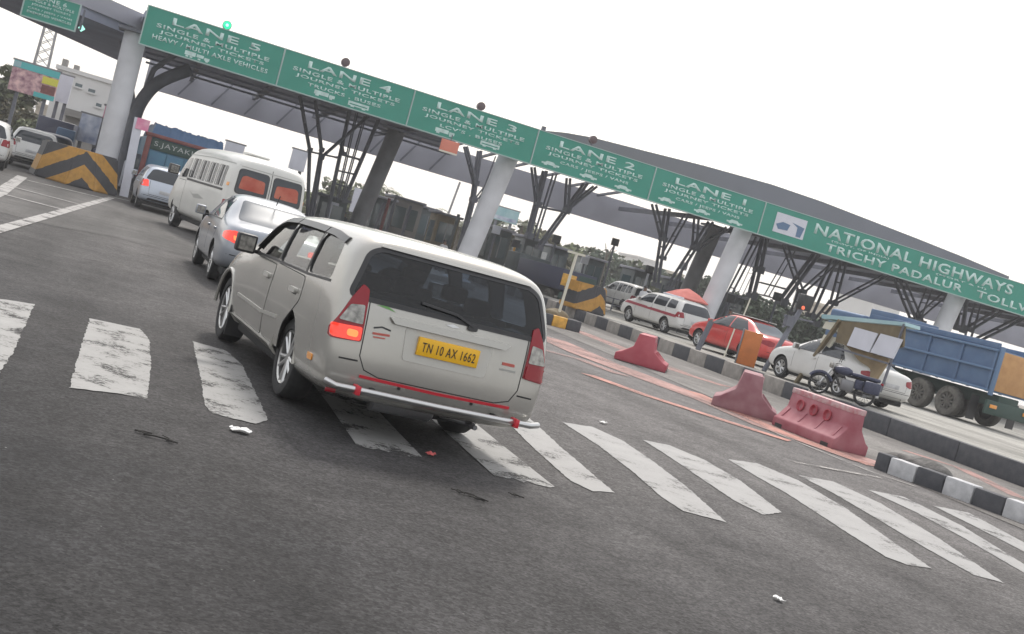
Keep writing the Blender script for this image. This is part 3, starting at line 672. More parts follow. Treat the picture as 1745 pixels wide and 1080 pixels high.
# black window surround, pillars and rain visors
for s, ax in ((-1, 'x-'), (1, 'x+')):
    for y0, y1 in ((1.095, 1.135), (.125, .165)): conform(bv, [(y0, 1.05), (y1, 1.05), (y1, 1.42), (y0, 1.42)], ax, 'window_pillar', 'black', van0, .004, .02)
    for pl in ([(2.16, 1.08), (1.86, 1.322), (1.60, 1.398), (1.13, 1.424)], [(1.10, 1.424), (.62, 1.43), (.15, 1.43)], [(.12, 1.43), (-.15, 1.425), (-.48, 1.398)]):
        conform(bv, strip(pl, .05), ax, 'rain_visor', 'visor', van0, .020, .03)
    conform(bv, strip([(2.26, 1.01), (1.1, 1.03), (.1, 1.045), (-.56, 1.075)], .020), ax, 'window_seal', 'black', van0, .004, .02)
    # doors and sill
    conform(bv, rnd([(1.13, .36), (2.34, .36), (2.30, 1.0), (1.13, 1.0)], .06), ax, 'door_gap', 'dark', van0, .0012, .01)
    conform(bv, rnd([(1.137, .367), (2.333, .367), (2.293, .993), (1.137, .993)], .06), ax, 'door', 'champagne', van0, .004, .012)
    conform(bv, rnd([(.52, .36), (1.11, .36), (1.11, 1.02), (.10, 1.02), (.06, .82), (.40, .58), (.46, .36)], .06), ax, 'door_gap', 'dark', van0, .0012, .01)
    conform(bv, rnd([(.527, .367), (1.103, .367), (1.103, 1.013), (.107, 1.013), (.068, .823), (.406, .585), (.467, .367)], .06), ax, 'door', 'champagne', van0, .004, .012)
    for hy in (1.22, .20):
        conform(bv, rnd([(hy, .86), (hy+.19, .86), (hy+.19, .90), (hy, .90)], .015), ax, 'door_handle', 'champagne2', van0, .03, .035)
        conform(bv, rnd([(hy+.02, .845), (hy+.16, .845), (hy+.16, .862), (hy+.02, .862)], .008), ax, 'handle_recess', 'black', van0, .006, .012)
    conform(bv, rnd([(.68, .26), (2.50, .26), (2.52, .35), (.70, .35)], .02), ax, 'side_skirt', 'champagne2', van0, .03, .05)
    conform(bv, strip([(.60, .60), (1.2, .56), (2.3, .56)], .028), ax, 'side_moulding', 'champagne2', van0, .012, .02)
    # amber reflector on the rear quarter
    conform(bv, rnd([(-.68, .47), (-.56, .47), (-.56, .52), (-.68, .52)], .02), ax, 'side_reflector', 'amber', van0, .008, .02)
    # arch lips
    for yy in (.24, 2.96):
        mb = MB(); n = 18; R = .335*1.17
        pts = [(s*.882, yy+R*math.cos(t), .342+R*math.sin(t)) for t in [math.pi*i/n for i in range(n+1)]]
        mb.tube(pts, .020, 6); mb.build('arch_lip', 'champagne', van0, smooth=True)
    MB().box(s*.80-.09, s*.80+.09, 2.50, 2.52, .12, .42).build('mud_flap', 'black', van0)
    mirror(van0, s*1.0, 2.06, 1.07, 'black', s, 1.05)
    # three piece tail lamps
    ol = [(s*.735, 1.13), (s*.685, 1.10), (s*.670, .72), (s*.895, .70), (s*.895, .78), (s*.80, 1.02)]
    tl = conform(bv, rnd(ol, .02), 'y-', 'tail_light', 'lampred', van0, .012, .05, .05, 'lit left tail light' if s < 0 else 'unlit right tail light')
    conform(bv, rnd([(s*.70, .985), (s*.69, .845), (s*.860, .845), (s*.800, .97)], .015), 'y-', 'reversing_lens', 'lampclear', tl, .02, .03, .05)
    conform(bv, rnd([(s*.685, .825), (s*.682, .725), (s*.888, .712), (s*.892, .81)], .02), 'y-', 'brake_lens', 'lampon' if s < 0 else 'lampred', tl, .02, .03, .05)
    if s < 0: conform(bv, rnd([(-.79, .795), (-.79, .745), (-.71, .745), (-.71, .795)], .03), 'y-', 'brake_bulb', 'bulb', tl, .026, .01, .03)
# tailgate
conform(bv, strip([(-.665, 1.02), (-.655, .62), (-.60, .525), (-.48, .49), (.48, .49), (.60, .525), (.655, .62), (.665, 1.02)], .008), 'y-', 'tailgate_gap', 'dark', van0, .0015, .01, .06)
conform(bv, rnd([(-.46, .905), (.46, .905), (.50, .945), (.40, .955), (-.40, .955), (-.50, .945)], .01), 'y-', 'tailgate_garnish', 'champagne2', van0, .035, .04)
conform(bv, rnd([(-.34, .66), (.34, .66), (.36, .90), (-.36, .90)], .03), 'y-', 'plate_recess', 'champagne2', van0, .006, .01)
flat_plate(van0, bv, 0, .79, .50, .135, 'plate', 'plateink', text='TN 10 AX 1662', off=.022)
conform(bv, strip([(-.62, .475), (0, .465), (.62, .475)], .022), 'y-', 'red_tape', 'tape', van0, .010, .012)
conform(bv, strip([(-.80, .575), (-.66, .58)], .012), 'y-', 'bumper_gap', 'dark', van0, .002, .01); conform(bv, strip([(.80, .575), (.66, .58)], .012), 'y-', 'bumper_gap', 'dark', van0, .002, .01)
for x in (-.30, .30): conform(bv, rnd([(x-.012, .435), (x+.012, .435), (x+.012, .455), (x-.012, .455)], .01), 'y-', 'parking_sensor', 'black', van0, .006, .01)
conform(bv, [(-.61, 1.005), (-.46, .985), (-.53, 1.015)], 'y-', 'green_sticker', 'greendecal', van0, .004, .006)
conform(bv, strip([(-.60, .84), (-.54, .858), (-.47, .846)], .012), 'y-', 'badge', 'black', van0, .004, .006)
conform(bv, strip([(-.60, .80), (-.47, .81)], .016), 'y-', 'red_decal', 'reddecal', van0, .004, .006)
conform(bv, strip([(-.59, .775), (-.50, .782)], .010), 'y-', 'red_decal', 'reddecal', van0, .004, .006)
conform(bv, strip([(.47, .80), (.58, .80)], .022), 'y-', 'red_decal', 'reddecal', van0, .004, .006)
conform(bv, strip([(.46, .755), (.60, .755)], .014), 'y-', 'badge', 'greydecal', van0, .004, .006)
conform(bv, rnd([(-.06, .985), (.0, .975), (.06, .985), (.0, 1.0)], .01), 'y-', 'badge', 'alloy', van0, .006, .01)
wp = conform(bv, strip([(.16, 1.02), (.02, 1.075), (-.28, 1.10)], .018), 'y-', 'rear_wiper', 'black', van0, .028, .02, .05)
conform(bv, rnd([(.12, .985), (.20, .985), (.20, 1.035), (.12, 1.035)], .02), 'y-', 'wiper_motor', 'black', wp, .02, .03, .05)
conform(bv, rnd([(-.64, 1.422), (.64, 1.422), (.62, 1.437), (-.62, 1.437)], .005), 'y-', 'roof_spoiler', 'champagne2', van0, .02, .03)
# tube guard under the bumper
mb = MB(); mb.tube([(-.86, -1.00, .40), (-.80, -1.07, .385), (0, -1.10, .385), (.80, -1.07, .385), (.90, -1.0, .39)], .024, 14); gd = mb.build('bumper_guard', 'chrome', van0, smooth=True)
for x in (-.64, .66): MB().box(x-.018, x+.018, -1.13, -1.02, .352, .418).build('guard_clamp', 'tape', gd, bevel=.006)
for x in (-.5, .5): MB().bar((x, -1.07, .385), (x, -.80, .40), .035).build('guard_bracket', 'dark', gd)
MB().box(-.84, -.76, -.99, -.97, .315, .345).build('reflector', 'lampred', van0, bevel=.006)
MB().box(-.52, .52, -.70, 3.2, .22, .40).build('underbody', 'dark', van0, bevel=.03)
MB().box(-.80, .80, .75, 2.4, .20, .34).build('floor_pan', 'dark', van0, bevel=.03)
mb = MB(); mb.lathe([(-.26, .06), (-.24, .08), (.24, .08), (.26, .06)], 20, 'x', (-.14, -.72, .28)); mb.build('silencer', 'steel', van0, smooth=True)
mb = MB(); mb.tube([(.2, -.72, .27), (.40, -.78, .26), (.42, -.93, .26)], .020, 10); mb.build('exhaust_pipe', 'steel', van0, smooth=True)
# seats and a driver's side steering wheel
for x, y, h in ((-.38, 1.15, 1.27), (.38, 1.15, 1.27), (-.45, .25, 1.24), (0, .25, 1.20), (.45, .25, 1.24), (-.45, -.30, 1.20), (.45, -.30, 1.20)):
    mb = MB(); mb.box(x-.22, x+.22, y-.06, y+.10, .70, h-.16); mb.box(x-.22, x+.22, y+.08, y+.5, .72, .86); mb.box(x-.12, x+.12, y-.04, y+.06, h-.14, h)
    mb.build('seat', 'seat', van0, bevel=.04)
mb = MB(); mb.lathe([(-.02, .17), (0, .19), (.02, .17)], 20, 'y', (.38, 1.72, 1.02)); mb.build('steering_wheel', 'black', van0)
MB().box(-.64, .64, 1.95, 2.25, .78, .96).build('dashboard', 'interior', van0, bevel=.04)

# --- silver saloon ahead
ST_SED = [(-1.02, .40, .72, .90, .68, .96, .55, .03, .07), (-.90, .30, .82, .94, .78, 1.01, .63, .03, .06), (-.55, .25, .85, .96, .82, 1.03, .66, 0, 0), (-.25, .24, .855, .97, .83, 1.10, .64, 0, 0),
          (.15, .23, .855, .97, .835, 1.34, .60, 0, 0), (.55, .23, .855, .97, .84, 1.43, .585, 0, 0), (1.15, .23, .855, .97, .84, 1.45, .585, 0, 0), (1.55, .23, .855, .96, .835, 1.40, .585, 0, 0),
          (1.95, .23, .855, .95, .83, 1.20, .62, 0, 0), (2.35, .23, .855, .93, .82, .99, .67, 0, 0), (2.9, .25, .84, .84, .80, .89, .62, 0, 0), (3.2, .29, .80, .72, .74, .77, .54, 0, 0), (3.36, .33, .66, .62, .6, .66, .44, 0, 0)]
S1 = rnd([(1.06, .99), (2.05, .965), (1.62, 1.34), (1.06, 1.39)], .05)
S2 = rnd([(.02, 1.0), (1.00, .99), (1.00, 1.39), (.45, 1.36)], .05)
SR = [(-.60, .0), (.60, .0), (.50, .60), (-.50, .60)]
def sedan(name, label, cat, paint, loc, head, lit=False, group=None, sc=1, spok=7):
    root, b, bdy = vehicle(name, label, cat, ST_SED, paint, loc, head, 2.55, 1.46, .305, .19, both(S1)+both(S2), group, spokes=spok)
    conform(b, rnd([(-.62, 1.06), (.62, 1.06), (.52, 1.37), (-.52, 1.37)], .06), 'y-', 'rear_window', 'tint3', root, off=.02, grid=.04)
    conform(b, rnd([(-.64, 1.02), (.64, 1.02), (.52, 1.36), (-.52, 1.36)], .06), 'y+', 'windscreen', 'tint2', root, off=.02, grid=.04)
    for s, ax in ((-1, 'x-'), (1, 'x+')):
        conform(b, strip([(2.1, .955), (1, .975), (0, .985)], .02), ax, 'window_seal', 'black', root, .006, .02)
        for y in (1.03,): conform(b, strip([(y, .32), (y, .97)], .010), ax, 'door_gap', 'dark', root, .0015, .01)
        conform(b, strip([(2.05, .32), (2.08, .94)], .010), ax, 'door_gap', 'dark', root, .0015, .01); conform(b, strip([(.0, .96), (.12, .72), (.36, .5)], .010), ax, 'door_gap', 'dark', root, .0015, .01)
        for hy in (1.10, .18): conform(b, rnd([(hy, .80), (hy+.17, .80), (hy+.17, .84), (hy, .84)], .015), ax, 'door_handle', paint, root, .03, .035)
        m = 'lampon' if lit else 'lampred'
        t = conform(b, rnd([(s*.46, .86), (s*.48, .74), (s*.66, .70), (s*.78, .74), (s*.80, .84), (s*.70, .90)], .04), 'y-', 'tail_light', m, root, .010, .05, .05)
        conform(b, rnd([(-.98, .72), (-.72, .76), (-.70, .84), (-.92, .89)], .03), ax, 'lamp_corner', m, t, .008, .04, .06)
        if lit: conform(b, rnd([(s*.56, .82), (s*.56, .76), (s*.68, .75), (s*.70, .82)], .02), 'y-', 'brake_bulb', 'bulb', t, .018, .02, .05)
        conform(b, rnd([(s*.40, .62), (s*.70, .62), (s*.68, .74), (s*.48, .72)], .03), 'y+', 'headlight', 'lampclear', root, .010, .04, .05)
        mirror(root, s*.97, 1.92, 1.0, paint, s, .95)
    conform(b, strip([(-.56, .98), (-.50, .56), (.50, .56), (.56, .98)], .010), 'y-', 'boot_gap', 'dark', root, .0015, .01, .06)
    conform(b, strip([(-.74, .52), (.74, .52)], .014), 'y-', 'bumper_gap', 'dark', root, .0015, .01, .06)
    conform(b, rnd([(-.55, .30), (.55, .30), (.50, .38), (-.50, .38)], .03), 'y-', 'bumper_insert', 'black', root, .006, .02)
    conform(b, rnd([(-.4, .40), (.4, .40), (.36, .58), (-.36, .58)], .03), 'y+', 'grille', 'black', root, .006, .02)
    flat_plate(root, b, 0, .66, .48, .11, 'kerb_white')
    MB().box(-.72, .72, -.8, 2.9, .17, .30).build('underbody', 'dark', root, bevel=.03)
    mb = MB(); mb.tube([(0, .2, 1.42), (0, .05, 1.58)], .008, 6); mb.build('aerial', 'black', root)
    return root, b
sg, sb = sedan('saloon_car', 'silver saloon with lit brake light queueing right behind the minibus', 'car', 'silver', (2.10, 19.2, .004), 3, True)
sg2, sb2 = sedan('saloon_car', 'white saloon parked on the platform beside the blue tipper truck', 'car', 'white', (0, 0, 0), 8)
sg3, sb3 = sedan('saloon_car', 'red saloon on the platform behind the upright orange board', 'car', 'red_car', (0, 0, 0), 8)
MB().box(-.5, .5, .3, 1.5, 1.462, 1.482).build('roof_cover', 'white', sg3, bevel=.01)

# --- hatchback, SUVs: same boxy shell in other sizes
def scaled(st, ky, kx, kz, kt=1): return [(y*ky, s*kz, xm*kx, zb*kz, xb*kx, (zb+(zt-zb)*kt)*kz, xt*kx, lb*ky, lt*ky) for y, s, xm, zb, xb, zt, xt, lb, lt in st]
def hatch(name, label, cat, paint, loc, head, ky=1, kx=1, kz=1, kt=1, wr=.31, lit=False, group=None, extra=None):
    st = scaled(ST_MPV, ky, kx, kz, kt)
    zf = lambda z: (z if z < 1.03 else 1.03+(z-1.03)*kt)*kz
    sv = lambda ol: [(a*ky, zf(b)) for a, b in ol]
    rv = lambda ol: [(a*kx, zf(b)) for a, b in ol]
    root, b, bdy = vehicle(name, label, cat, st, paint, loc, head, 2.72*ky, 1.5*kx, wr, .2, both(sv(W1))+both(sv(W2))+both(sv(W3))+[('y-', rv(RG)), ('y+', rv(FW))], group)
    for s, ax in ((-1, 'x-'), (1, 'x+')):
        t = conform(b, rv(rnd([(s*.72, 1.02), (s*.66, 1.0), (s*.62, .80), (s*.84, .78), (s*.86, .86), (s*.80, 1.0)], .02)), 'y-', 'tail_light', 'lampon' if lit else 'lampred', root, .012, .05, .06)
        conform(b, sv(rnd([(-.82, .78), (-.62, .80), (-.70, 1.0), (-.80, 1.02)], .02)), ax, 'lamp_corner', 'lampred', t, .01, .04, .06)
        conform(b, sv(strip([(1.11, .36), (1.11, 1.04)], .012)), ax, 'door_gap', 'dark', root, .0015, .01); conform(b, sv(strip([(2.28, .36), (2.3, 1.02)], .012)), ax, 'door_gap', 'dark', root, .0015, .01)
        conform(b, sv(strip([(.14, 1.04), (-.0, .75), (.3, .55)], .012)), ax, 'door_gap', 'dark', root, .0015, .01)
        for hy in (1.2, .24): conform(b, sv(rnd([(hy, .86), (hy+.18, .86), (hy+.18, .90), (hy, .90)], .015)), ax, 'door_handle', paint, root, .03, .035)
        mirror(root, s*1.0*kx, 2.02*ky, 1.10*kz, paint, s)
        conform(b, rv(rnd([(s*.45, .68), (s*.72, .66), (s*.70, .78), (s*.5, .76)], .02)), 'y+', 'headlight', 'lampclear', root, .01, .04, .06)
    conform(b, rv(strip([(-.60, 1.0), (-.58, .55), (.58, .55), (.60, 1.0)], .014)), 'y-', 'tailgate_gap', 'dark', root, .0015, .01, .06)
    conform(b, rv(strip([(-.78, .50), (.78, .50)], .016)), 'y-', 'bumper_gap', 'dark', root, .0015, .01, .06)
    conform(b, rv(rnd([(-.6, .36), (.6, .36), (.56, .43), (-.56, .43)], .02)), 'y-', 'bumper_insert', 'black', root, .008, .02, .06)
    flat_plate(root, b, 0, .70*kz, .46, .11, 'kerb_white')
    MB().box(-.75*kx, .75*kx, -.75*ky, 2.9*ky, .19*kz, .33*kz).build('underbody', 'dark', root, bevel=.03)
    return root, b
hatch('hatchback', 'pale blue hatchback with lit red tail light left of the cream minibus', 'car', 'silverblue', (.72, 39.9, .004), 4, .86, .96, .97, .92, .29, True)
hatch('hatchback', 'white car cut by the left edge with a tall red tail light', 'car', 'white', (-5.05, 40.7, .004), 4, .95, .98, .98, .95, .31)
hatch('hatchback', 'white car with dark rear bumper between the left edge car and the yellow block', 'car', 'white', (-4.2, 48.6, .004), 4, .95, .98, 1.0, .95, .31)
hatch('hatchback', 'dark car queueing behind the two white cars at far left', 'car', 'navy', (-4.15, 57.5, .004), 4, .95, .98, 1.02, .95, .31)

# --- cream minibus
ST_BUS = [(-1.15, .46, .86, 1.28, .86, 1.98, .76, .02, .10), (-1.02, .40, .94, 1.28, .94, 2.10, .84, .02, .10), (-.55, .36, .96, 1.30, .955, 2.17, .87, 0, 0), (.8, .36, .96, 1.30, .955, 2.19, .87, 0, 0),
          (2.2, .36, .96, 1.30, .955, 2.18, .87, 0, 0), (3.0, .36, .96, 1.28, .95, 2.13, .85, 0, 0), (3.45, .36, .96, 1.24, .94, 1.95, .82, 0, 0), (3.85, .36, .95, 1.15, .93, 1.52, .83, 0, 0), (4.15, .40, .93, 1.02, .88, 1.15, .76, 0, 0), (4.36, .46, .78, .88, .74, .98, .60, 0, 0)]
bw = []
for i in range(4): bw.append(rnd([(-.62+i*.82, 1.36), (.10+i*.82, 1.36), (.10+i*.82, 1.86), (-.62+i*.82, 1.86)], .06))
bw.append(rnd([(2.72, 1.34), (3.55, 1.30), (3.22, 1.80), (2.72, 1.86)], .06))
bus, bb, _ = vehicle('minibus', 'cream minibus with black barred side windows queueing behind the pale blue hatchback', 'minibus', ST_BUS, 'cream', (2.42, 30.5, .004), 9, 3.30, 1.66, .34, .22, [x for o_ in bw for x in both(o_)], crown=.07)
for s, ax in ((-1, 'x-'), (1, 'x+')):
    g = MB()
    for i in range(9): pass
    for i in range(4):
        for k in range(1, 4):
            y = -.62+i*.82+.72*k/4; conform(bb, strip([(y, 1.38), (y, 1.85)], .035), ax, 'window_bar', 'white' if k != 2 else 'black', bus, .015, .01)
    conform(bb, strip([(-.7, 1.30), (2.6, 1.30)], .05), ax, 'side_rail', 'black', bus, .012, .02)
    conform(bb, rnd([(.6, .95), (1.2, 1.02), (1.7, .98), (2.0, 1.03), (1.5, .90), (1.0, .92)], .04), ax, 'side_decal', 'greydecal', bus, .004, .01)
    conform(bb, rnd([(2.66, .50), (3.45, .55), (3.45, 1.26), (2.66, 1.26)], .05), ax, 'door_gap', 'dark', bus, .0012, .01); conform(bb, rnd([(2.672, .512), (3.438, .562), (3.438, 1.248), (2.672, 1.248)], .05), ax, 'door', 'cream', bus, .004, .01)
    rw = rnd([(s*.07, 1.32), (s*.78, 1.32), (s*.74, 1.86), (s*.07, 1.86)], .08)
    conform(bb, rnd([(s*.045, 1.295), (s*.805, 1.295), (s*.765, 1.885), (s*.045, 1.885)], .10), 'y-', 'window_rubber', 'black', bus, .006, .02)
    rwn = conform(bb, rw, 'y-', 'rear_window', 'tint2', bus, .012, .02)
    conform(bb, rnd([(s*.12, 1.42), (s*.72, 1.42), (s*.68, 1.70), (s*.60, 1.74), (s*.14, 1.70)], .05), 'y-', 'red_window_print', 'redcurtain', rwn, .016, .004)
    t = conform(bb, rnd([(s*.74, .74), (s*.89, .74), (s*.88, 1.12), (s*.76, 1.12)], .02), 'y-', 'tail_light', 'lampred', bus, .014, .04, .06)
    conform(bb, rnd([(s*.76, .75), (s*.87, .75), (s*.87, .86), (s*.76, .86)], .02), 'y-', 'brake_bulb', 'bulb' if s < 0 else 'lampred', t, .022, .03, .06)
    conform(bb, rnd([(-1.10, .76), (-.92, .76), (-.93, 1.10), (-1.08, 1.10)], .02), ax, 'lamp_corner', 'lampred', t, .01, .03, .06)
    conform(bb, rnd([(-.98, 1.42), (-.86, 1.42), (-.86, 1.50), (-.98, 1.50)], .02), ax, 'corner_lamp', 'amber', bus, .01, .03)
    mirror(bus, s*1.12, 3.5, 1.45, 'black', s, 1.5)
    conform(bb, rnd([(s*.5, .62), (s*.8, .62), (s*.8, .80), (s*.5, .80)], .04), 'y+', 'headlight', 'lampclear', bus, .01, .04)
conform(bb, strip([(0, .6), (0, 2.0)], .014), 'y-', 'door_gap', 'dark', bus, .002, .01)
conform(bb, strip([(-.84, 1.93), (.84, 1.93)], .015), 'y-', 'roof_gutter', 'greydecal', bus, .006, .01)
conform(bb, strip([(-1.0, 1.95), (1, 1.97), (3.2, 1.93)], .02), 'x-', 'roof_gutter', 'greydecal', bus, .006, .01)
conform(bb, rnd([(-.78, 1.16), (.78, 1.16), (.74, 1.72), (-.74, 1.72)], .08), 'y+', 'windscreen', 'tint2', bus)
conform(bb, rnd([(-.9, .42), (.9, .42), (.9, .60), (-.9, .60)], .03), 'y-', 'bumper', 'greydecal', bus, .05, .06)
flat_plate(bus, bb, 0, .80, .48, .12, 'plate')
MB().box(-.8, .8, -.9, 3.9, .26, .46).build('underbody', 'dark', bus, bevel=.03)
MB().box(-.25, .25, .2, .9, 2.25, 2.31).build('roof_vent', 'cream', bus, bevel=.03)
q = G(331, 407); bus.rotation_euler = (0, 0, rad(12)); bus.scale = (1.06,)*3; bus.location = (q.x+.12+.97*1.06*math.cos(rad(12)), q.y+.97*1.06*math.sin(rad(12)), .004)

# --- vehicles standing on the platform at right
PZ = .424
def stand(root, local, px, py, head, z=PZ, scale=1):    # put a local ground point of the thing where it is seen
    h = rad(head); q = G(px, py, z); lx, ly = local[0]*scale, local[1]*scale
    root.location = (q.x-(lx*math.cos(h)-ly*math.sin(h)), q.y-(lx*math.sin(h)+ly*math.cos(h)), z); root.rotation_euler = (0, 0, h); root.scale = (scale,)*3
stand(sg2, (-.80, 2.55), 1325, 642, 6)
stand(sg3, (-.80, 0), 1262, 615, 9)
amb, ab = hatch('patrol_car', 'white estate car with maroon side stripe and green bonnet patch beside the red saloon', 'car', 'white', (0, 0, 0), 8, 1, .98, .98, .95, .31)
stand(amb, (-.80, 0), 1128, 566, 9)
for ax in ('x-', 'x+'): conform(ab, strip([(-.7, .78), (.8, .80), (2.2, .82), (3.3, .84)], .11), ax, 'side_stripe', 'maroon', amb, .010, .02)
MB().box(-.45, .45, .9, 1.2, 1.53, 1.60).build('roof_light_bar', 'board', amb, bevel=.02)
suv, sv_ = hatch('jeep', 'boxy white jeep with dark rear window behind the second yellow and black block', 'jeep', 'white', (0, 0, 0), 8, 1, .95, 1.08, 1.1, .34)
stand(suv, (-.80, 0), 1058, 530, 9)
for ax in ('x-', 'x+'):
    for y in (.62, -.2): conform(sv_, strip([(y, 1.12), (y, 1.6)], .05), ax, 'window_bar', 'white', suv, .016, .02)
MB().box(-.25, .25, -1.12, -.93, .72, 1.02).build('spare_wheel_cover', 'white', suv, bevel=.06)

c2, _ = hatch('hatchback', 'white car beyond the foot of the LANE 3 pillar, half hidden by the minivan roof', 'car', 'white', (0, 0, 0), 8); stand(c2, (-.80, 0), 872, 478, 8, .004)
c3, _ = hatch('hatchback', 'dark car left of the dark truck with the yellow tail panel', 'car', 'navy', (0, 0, 0), 8); stand(c3, (-.80, 0), 900, 497, 8, .004)
# blue tipper truck
def heavy_wheel(t, x, y, r=.53, w=.34, side=-1): wheel(t, x, y, r, w, side, 'dusty_rubber', 'dusty_rubber', 8)
tt = thing('tipper_truck', 'blue steel tipper truck with tan tailgate at the right edge', 'truck', (0, 0, 0), 10)
mb = MB(); mb.box(-1.2, 1.2, -1.55, 4.5, 1.22, 2.62); mb.build('cargo_bed', 'blue', tt, bevel=.03)
for s in (-1, 1):
    for y in (-1.5, -.1, 1.35, 2.8, 4.4): MB().box(s*1.235-.035, s*1.235+.035, y-.05, y+.05, 1.2, 2.6).build('bed_rib', 'blue', tt, bevel=.01)
for z in (1.26, 1.95, 2.60):
    mb = MB(); mb.box(-1.32, 1.32, -1.58, 4.52, z-.035, z+.035); mb.build('bed_rail', 'blue2', tt, bevel=.01)
for s in (-1, 1): MB().box(s*1.17-.06, s*1.17+.06, -1.5, 4.4, 2.65, 2.85).build('top_board', 'blue', tt, bevel=.02)
MB().box(-1.2, 1.2, 3.3, 4.5, 2.6, 3.05).build('head_board', 'blue', tt, bevel=.03)
MB().box(-1.08, 1.08, -1.64, -1.585, 1.28, 2.60).build('tailgate', 'wood', tt, bevel=.02)
for s in (-1, 1): MB().box(s*1.16-.08, s*1.16+.08, -1.68, -1.585, 1.1, 2.75).build('corner_post', 'blue2', tt, bevel=.015)
MB().box(-.5, .5, -1.5, 6.2, .75, 1.17).build('chassis', 'greendark', tt, bevel=.03)
MB().box(-1.15, 1.15, -1.62, -1.5, .48, .95).build('rear_beam', 'greendark', tt, bevel=.03)
for s in (-1, 1):
    lp = MB().box(s*.85-.17, s*.85+.17, -1.66, -1.625, .70, .82).build('tail_light', 'amber', tt, bevel=.01)
    for y in (0, 1.32, 5.2): heavy_wheel(tt, s*1.02, y, side=s)
    MB().box(s*1.02-.2, s*1.02+.2, -1.0, -.98, .15, 1.0).build('mud_flap', 'black', tt)
    MB().box(s*1.0-.16, s*1.0+.16, 2.3, 3.7, .6, 1.05).build('side_tank', 'greendark', tt, bevel=.05)
mb = MB(); mb.box(-1.18, 1.18, 4.75, 6.6, .85, 2.75); cabm = mb.build('cab', 'blue', tt, bevel=.12, seg=3)
for s in (-1, 1): MB().box(s*1.19-.006, s*1.19+.006, 5.3, 6.3, 1.8, 2.45).build('side_window', 'tint2', cabm)
MB().box(-1.0, 1.0, 6.595, 6.61, 1.75, 2.5).build('windscreen', 'tint2', cabm)
stand(tt, (-1.2, 0), 1604, 707, 10)

# box truck waiting ahead of the hatchback: blue panels in a red frame
ct = thing('cargo_truck', 'blue truck with red framed painted tailgate beside the left pillar', 'truck', (1.25, 47.2, .004), 3)
MB().box(-1.5, 1.5, 0, 7, .95, 2.50).build('cargo_bed', 'teal', ct, bevel=.03)
MB().box(-1.56, -1.36, -.09, -.003, .85, 2.62).build('frame_post', 'truckred', ct, bevel=.02); MB().box(1.36, 1.56, -.09, -.003, .85, 2.62).build('frame_post', 'truckred', ct, bevel=.02)
for z in (.93, 2.56): MB().box(-1.62, 1.75, -.12, -.003, z-.07, z+.07).build('frame_rail', 'truckred', ct, bevel=.02)
MB().box(-1.34, 1.34, -.05, -.003, 2.02, 2.46).build('name_board', 'greendark', ct, bevel=.01)
tx = text_mesh([('S.JAYAKUMAR', 0, 2.24, .24, 2.45)], 'lettering', 'nametext', ct, .01); tx.location = (0, -.052, 0)
for i in range(4): MB().box(-1.32+i*.67, -.70+i*.67, -.04, -.003, 1.06, 1.95).build('tailgate_panel', 'teal', ct, bevel=.015)
tx = text_mesh([('HORN OK', -.35, 1.5, .07, .6)], 'small_lettering', 'signwhite', ct, .006); tx.location = (0, -.042, 0)
bm = bmesh.new(); bmesh.ops.create_grid(bm, x_segments=26, y_segments=14, size=1)
for v in bm.verts:
    e = max(abs(v.co.x), abs(v.co.y)) > .98
    v.co = Vector((v.co.x*1.42, 3.5+v.co.y*3.45, 2.55 if e else 3.02+.04*math.sin(v.co.x*19)*math.sin(v.co.y*8)+random.uniform(-.03, .05)))
me = bpy.data.meshes.new('tarpaulin'); bm.to_mesh(me); bm.free(); me.materials.append(M['blue']); to = bpy.data.objects.new('tarpaulin', me); COL.objects.link(to); to.parent = ct
MB().box(-.5, .5, -.1, 8.6, .55, .86).build('chassis', 'black', ct); MB().box(-1.4, 1.4, -.15, -.02, .45, .72).build('rear_beam', 'truckred', ct, bevel=.02)
for s in (-1, 1):
    for y in (1.4, 6.9): heavy_wheel(ct, s*1.1, y, .5, .4, s)
    MB().box(s*1.2-.12, s*1.2+.12, -.18, -.155, .52, .64).build('tail_light', 'lampred', ct)
MB().box(-1.25, 1.25, 7.2, 9.0, .8, 2.7).build('cab', 'blue', ct, bevel=.1)
# dark truck beyond the pole with the yellow block, yellow flap at its tail
dt = thing('cargo_truck', 'dark truck with yellow tail panel left of the second striped block', 'truck', (0, 0, 0), 8)
MB().box(-1.2, 1.2, 0, 5.5, 1.0, 2.25).build('cargo_bed', 'navy', dt, bevel=.03); MB().box(-1.15, -.2, -.06, -.003, 1.3, 2.0).build('tail_panel', 'yellow', dt, bevel=.02)
MB().box(-.05, 1.15, -.06, -.003, 1.1, 2.1).build('tail_panel', 'greendark', dt, bevel=.02)
MB().box(-.6, .6, .1, 7, .6, .98).build('chassis', 'black', dt); MB().box(-1.1, 1.1, -.12, -.01, .5, .9).build('rear_beam', 'greendark', dt, bevel=.02); MB().box(-1.15, 1.15, 5.7, 7.4, .8, 2.5).build('cab', 'booth', dt, bevel=.1)
for s in (-1, 1):
    for y in (1.2, 5.9): heavy_wheel(dt, s*1.0, y, .46, .34, s)
stand(dt, (-1.1, 0), 945, 522, 10, .05, .82)

